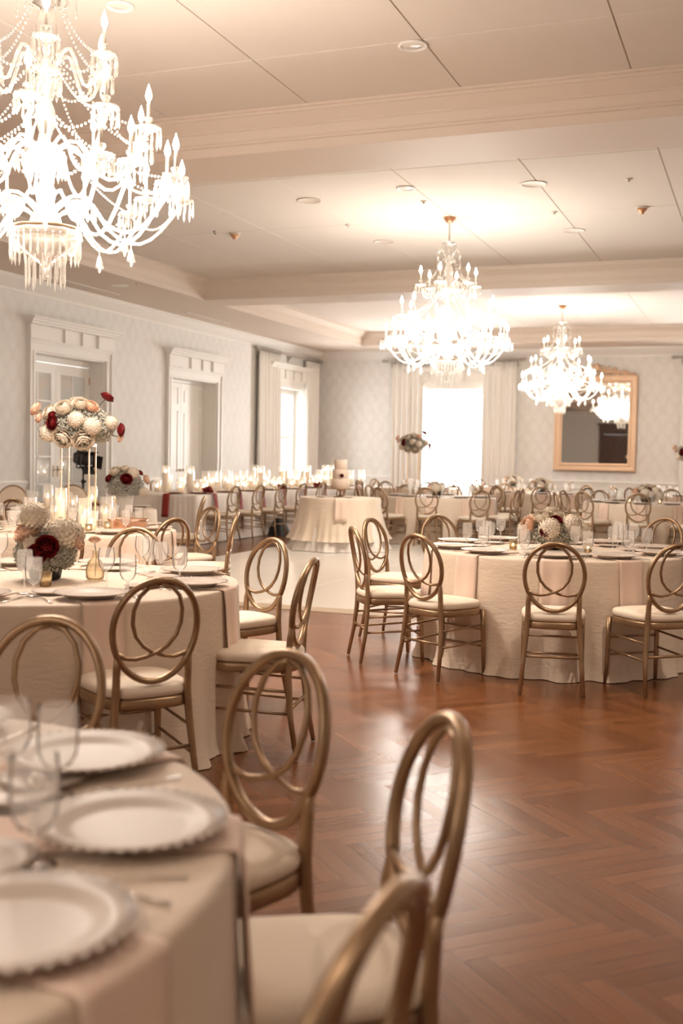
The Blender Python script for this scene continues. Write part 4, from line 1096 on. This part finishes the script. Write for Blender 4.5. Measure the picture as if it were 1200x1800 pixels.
# ------------------------------------------------------------------ chandeliers
def chandelier_proto():
    r = empty('crystal_chandelier')
    Z0=2.42  # drop coordinates are absolute heights; root sits at z=0
    part(MB().lathe([(.085,4.649),(.088,4.64),(.06,4.60),(.05,4.58),(.02,4.57)],20),'canopy',M['copper'],r)
    ch = MB()
    for k in range(7):
        z=4.555-k*.035; rt=k%2
        ch.tube([((.011*cos(q*pi/4) if rt else 0),(0 if rt else .011*cos(q*pi/4)),z+.022*sin(q*pi/4)) for q in range(8)],.004,4,closed=True)
    part(ch,'chain',M['gold'],r)
    st=[(.004,4.32),(.10,4.31),(.105,4.30),(.03,4.28),(.018,4.25),(.022,4.18),(.018,4.12),(.075,4.09),(.09,4.075),(.03,4.04),(.05,3.99),(.062,3.93),(.05,3.84),(.03,3.74),(.035,3.70),(.09,3.685),(.09,3.66),(.03,3.64),(.03,3.50),(.055,3.44),(.06,3.38),(.03,3.28),(.03,3.20),(.12,3.19),(.12,3.165),(.035,3.15),(.035,3.02),(.06,2.97),(.045,2.86),(.035,2.80),(.05,2.74)]
    part(MB().lathe(st,16,flute=.06,fn=8),'glass_column',M['crystal'],r)
    part(MB().lathe([(.05,2.74),(.20,2.73),(.215,2.72),(.20,2.69),(.14,2.61),(.07,2.555),(.03,2.53),(.02,2.49),(.03,2.47),(.004,2.44)],24,flute=.03,fn=12),'bottom_bowl',M['crystal'],r)
    part(MB().lathe([(.195,2.735),(.21,2.737),(.21,2.745),(.19,2.745)],24),'bowl_band',M['gold'],r)
    dish = MB().lathe([(.012,-.03),(.035,-.022),(.07,-.004),(.078,.006),(.06,.004),(.02,.0),(.016,.03),(.026,.045),(.03,.06),(.018,.058),(.013,.045)],14).mesh('candle_dish',M['crystal'])
    cand = MB().lathe([(.0105,.04),(.0105,.155)],8).mesh('candle_sleeve',M['sleeve'])
    bulb = MB().lathe([(.008,.155),(.018,.172),(.021,.19),(.015,.218),(.006,.243),(.0015,.258)],8).mesh('flame_bulb',M['bulb'])
    def prism_mb(nn,rad,L,seed):
        pm = MB(); rn = random.Random(seed)
        for k in range(nn):
            a=2*pi*k/nn; x,y=rad*cos(a),rad*sin(a); l=L*rn.uniform(.85,1.15)
            pm.ball((x,y,-.008),.007,n=5,m=4)
            V=[(x,y,-.016)]; 
            for (q,w) in ((-.03,.006),(-.016-l*.75,.0095)):
                V += [(x+w*cos(b*pi/2),y+w*sin(b*pi/2),q) for b in range(4)]
            V.append((x,y,-.016-l))
            Fc=[[0,1+(b+1)%4,1+b] for b in range(4)]+[[1+b,1+(b+1)%4,5+(b+1)%4,5+b] for b in range(4)]+[[5+b,5+(b+1)%4,9] for b in range(4)]
            pm.add(V,Fc,False)
        return pm
    prm = prism_mb(12,.074,.095,1).mesh('prisms',M['crystal'])
    bell = MB().lathe([(.004,0),(.004,-.07),(.012,-.08),(.018,-.10),(.026,-.135),(.03,-.15),(.012,-.15),(.01,-.17),(.002,-.18)],10).mesh('bell_drop',M['crystal'])
    tiers=[(6,.38,3.735,3.70,.10,0),(9,.62,3.335,3.19,.0,.2),(9,.84,3.0,2.86,.0,0),(9,.72,3.04,2.80,.0,.35)]
    for ti,(n,R_,zd,zs,hump,off) in enumerate(tiers):
        for k in range(n):
            a=2*pi*k/n+off; rr=R_
            pts=[]
            for q in range(13):
                t=q/12; rad=.05+(rr-.05)*t
                if ti==0: z=zs+.09*sin(pi*min(1,t*1.7))-.14*sin(pi*max(0,(t-.35)/.65))*(t>.35)
                else:
                    z=zs+.07*sin(pi*min(1,t*2.6))*(t<.385)-.19*sin(pi*max(0,(t-.3)/.7))**1.0*(t>.3)
                z += (zd-.02-zs)*t**3
                pts.append((rad,0,z))
            am = MB().tube(pts,.0115,6,up=(0,1,0))
            ao = part(am,'arm',M['crystal'],r,None,(0,0,a))
            for (me,zz_) in ((dish,zd),(cand,zd),(bulb,zd),(prm,zd)):
                o=bpy.data.objects.new(me.name,me); COL.objects.link(o); o.parent=ao; o.location=(rr,0,zz_); KIDS.setdefault(ao.name,[]).append(o)
            if ti==2:
                o=bpy.data.objects.new('bell_drop',bell); COL.objects.link(o); o.parent=ao; o.location=(rr*.62,0,2.74); KIDS.setdefault(ao.name,[]).append(o)
    # bead swags between neighbouring candle dishes
    for ti in (0,1,2):
        n,R_,zd = tiers[ti][0],tiers[ti][1],tiers[ti][2]
        for k in range(n):
            a0=2*pi*k/n+tiers[ti][5]; a1=a0+2*pi/n
            p0=Vector((R_*cos(a0),R_*sin(a0),zd)); p1=Vector((R_*cos(a1),R_*sin(a1),zd)); sw=MB(); nb=int((p1-p0).length/.022)
            for q in range(1,nb):
                t=q/nb; p=p0.lerp(p1,t); p.z -= .13*sin(pi*t)+.01; sw.ball(p,.009,n=5,m=4)
            part(sw,'bead_swag',M['crystal'],r)
            sw=MB(); c0=Vector((.05*cos(a0),.05*sin(a0),zd+.42))
            nb=int((p0-c0).length/.024)
            for q in range(1,nb):
                t=q/nb; p=c0.lerp(p0,t); p.z -= .10*sin(pi*t); sw.ball(p,.0085,n=5,m=4)
            part(sw,'bead_swag',M['crystal'],r)
    # scroll arms at the top
    for k in range(6):
        a=2*pi*k/6+.3
        part(MB().tube([(.03,0,4.10),(.07,0,4.17),(.12,0,4.22),(.165,0,4.20),(.18,0,4.13),(.155,0,4.09)],.010,6,up=(0,1,0)).tube([(.175,0,4.12),(.175,0,4.02)],.0025,4).ball((.175,0,4.0),.011,(1,1,2),6,5),'scroll',M['crystal'],r,None,(0,0,a))
    part(prism_mb(30,.205,.14,2),'prism_fringe',M['crystal'],r,(0,0,2.70)); part(prism_mb(16,.115,.20,3),'prism_fringe',M['crystal'],r,(0,0,2.60))
    part(prism_mb(22,.118,.12,4),'prism_fringe',M['crystal'],r,(0,0,3.165)); part(prism_mb(16,.088,.10,5),'prism_fringe',M['crystal'],r,(0,0,3.66)); part(prism_mb(14,.1,.10,6),'prism_fringe',M['crystal'],r,(0,0,4.30))
    return r
M['sleeve'] = principled('ivory candle sleeve', (.85,.78,.68), .5)
CD = chandelier_proto()
for (x,y,rz,lab) in ((-4.08,-2.9,.3,'added crystal chandelier behind the camera, fill light for the foreground'),(-4.08,5.62,.1,'large crystal chandelier nearest the camera at upper left'),(-4.08,14.55,.5,'crystal chandelier in the middle of the room'),(-4.08,23.4,.9,'farthest crystal chandelier in front of the mirror')):  # the chandelier behind the camera is added to light foreground and rear wall
    place(CD,lab,(x,y,0),rz,'crystal chandeliers','chandelier')
    for (dx,dy,z,pw) in ((.45,.2,2.95,1),(-.45,-.2,2.95,1),(.15,-.45,2.95,1),(-.15,.45,2.95,1)):
        l=bpy.data.lights.new('chandelier_lamp','POINT'); l.energy=P_CHAND*pw; l.color=CHW if y>10 else (1,.88,.77); l.shadow_soft_size=.28
        o=bpy.data.objects.new('chandelier_lamp',l); o.location=(x+dx,y+dy,z); COL.objects.link(o)
        l.energy *= (1.15 if y>10 else (1.6 if y>0 else .8))
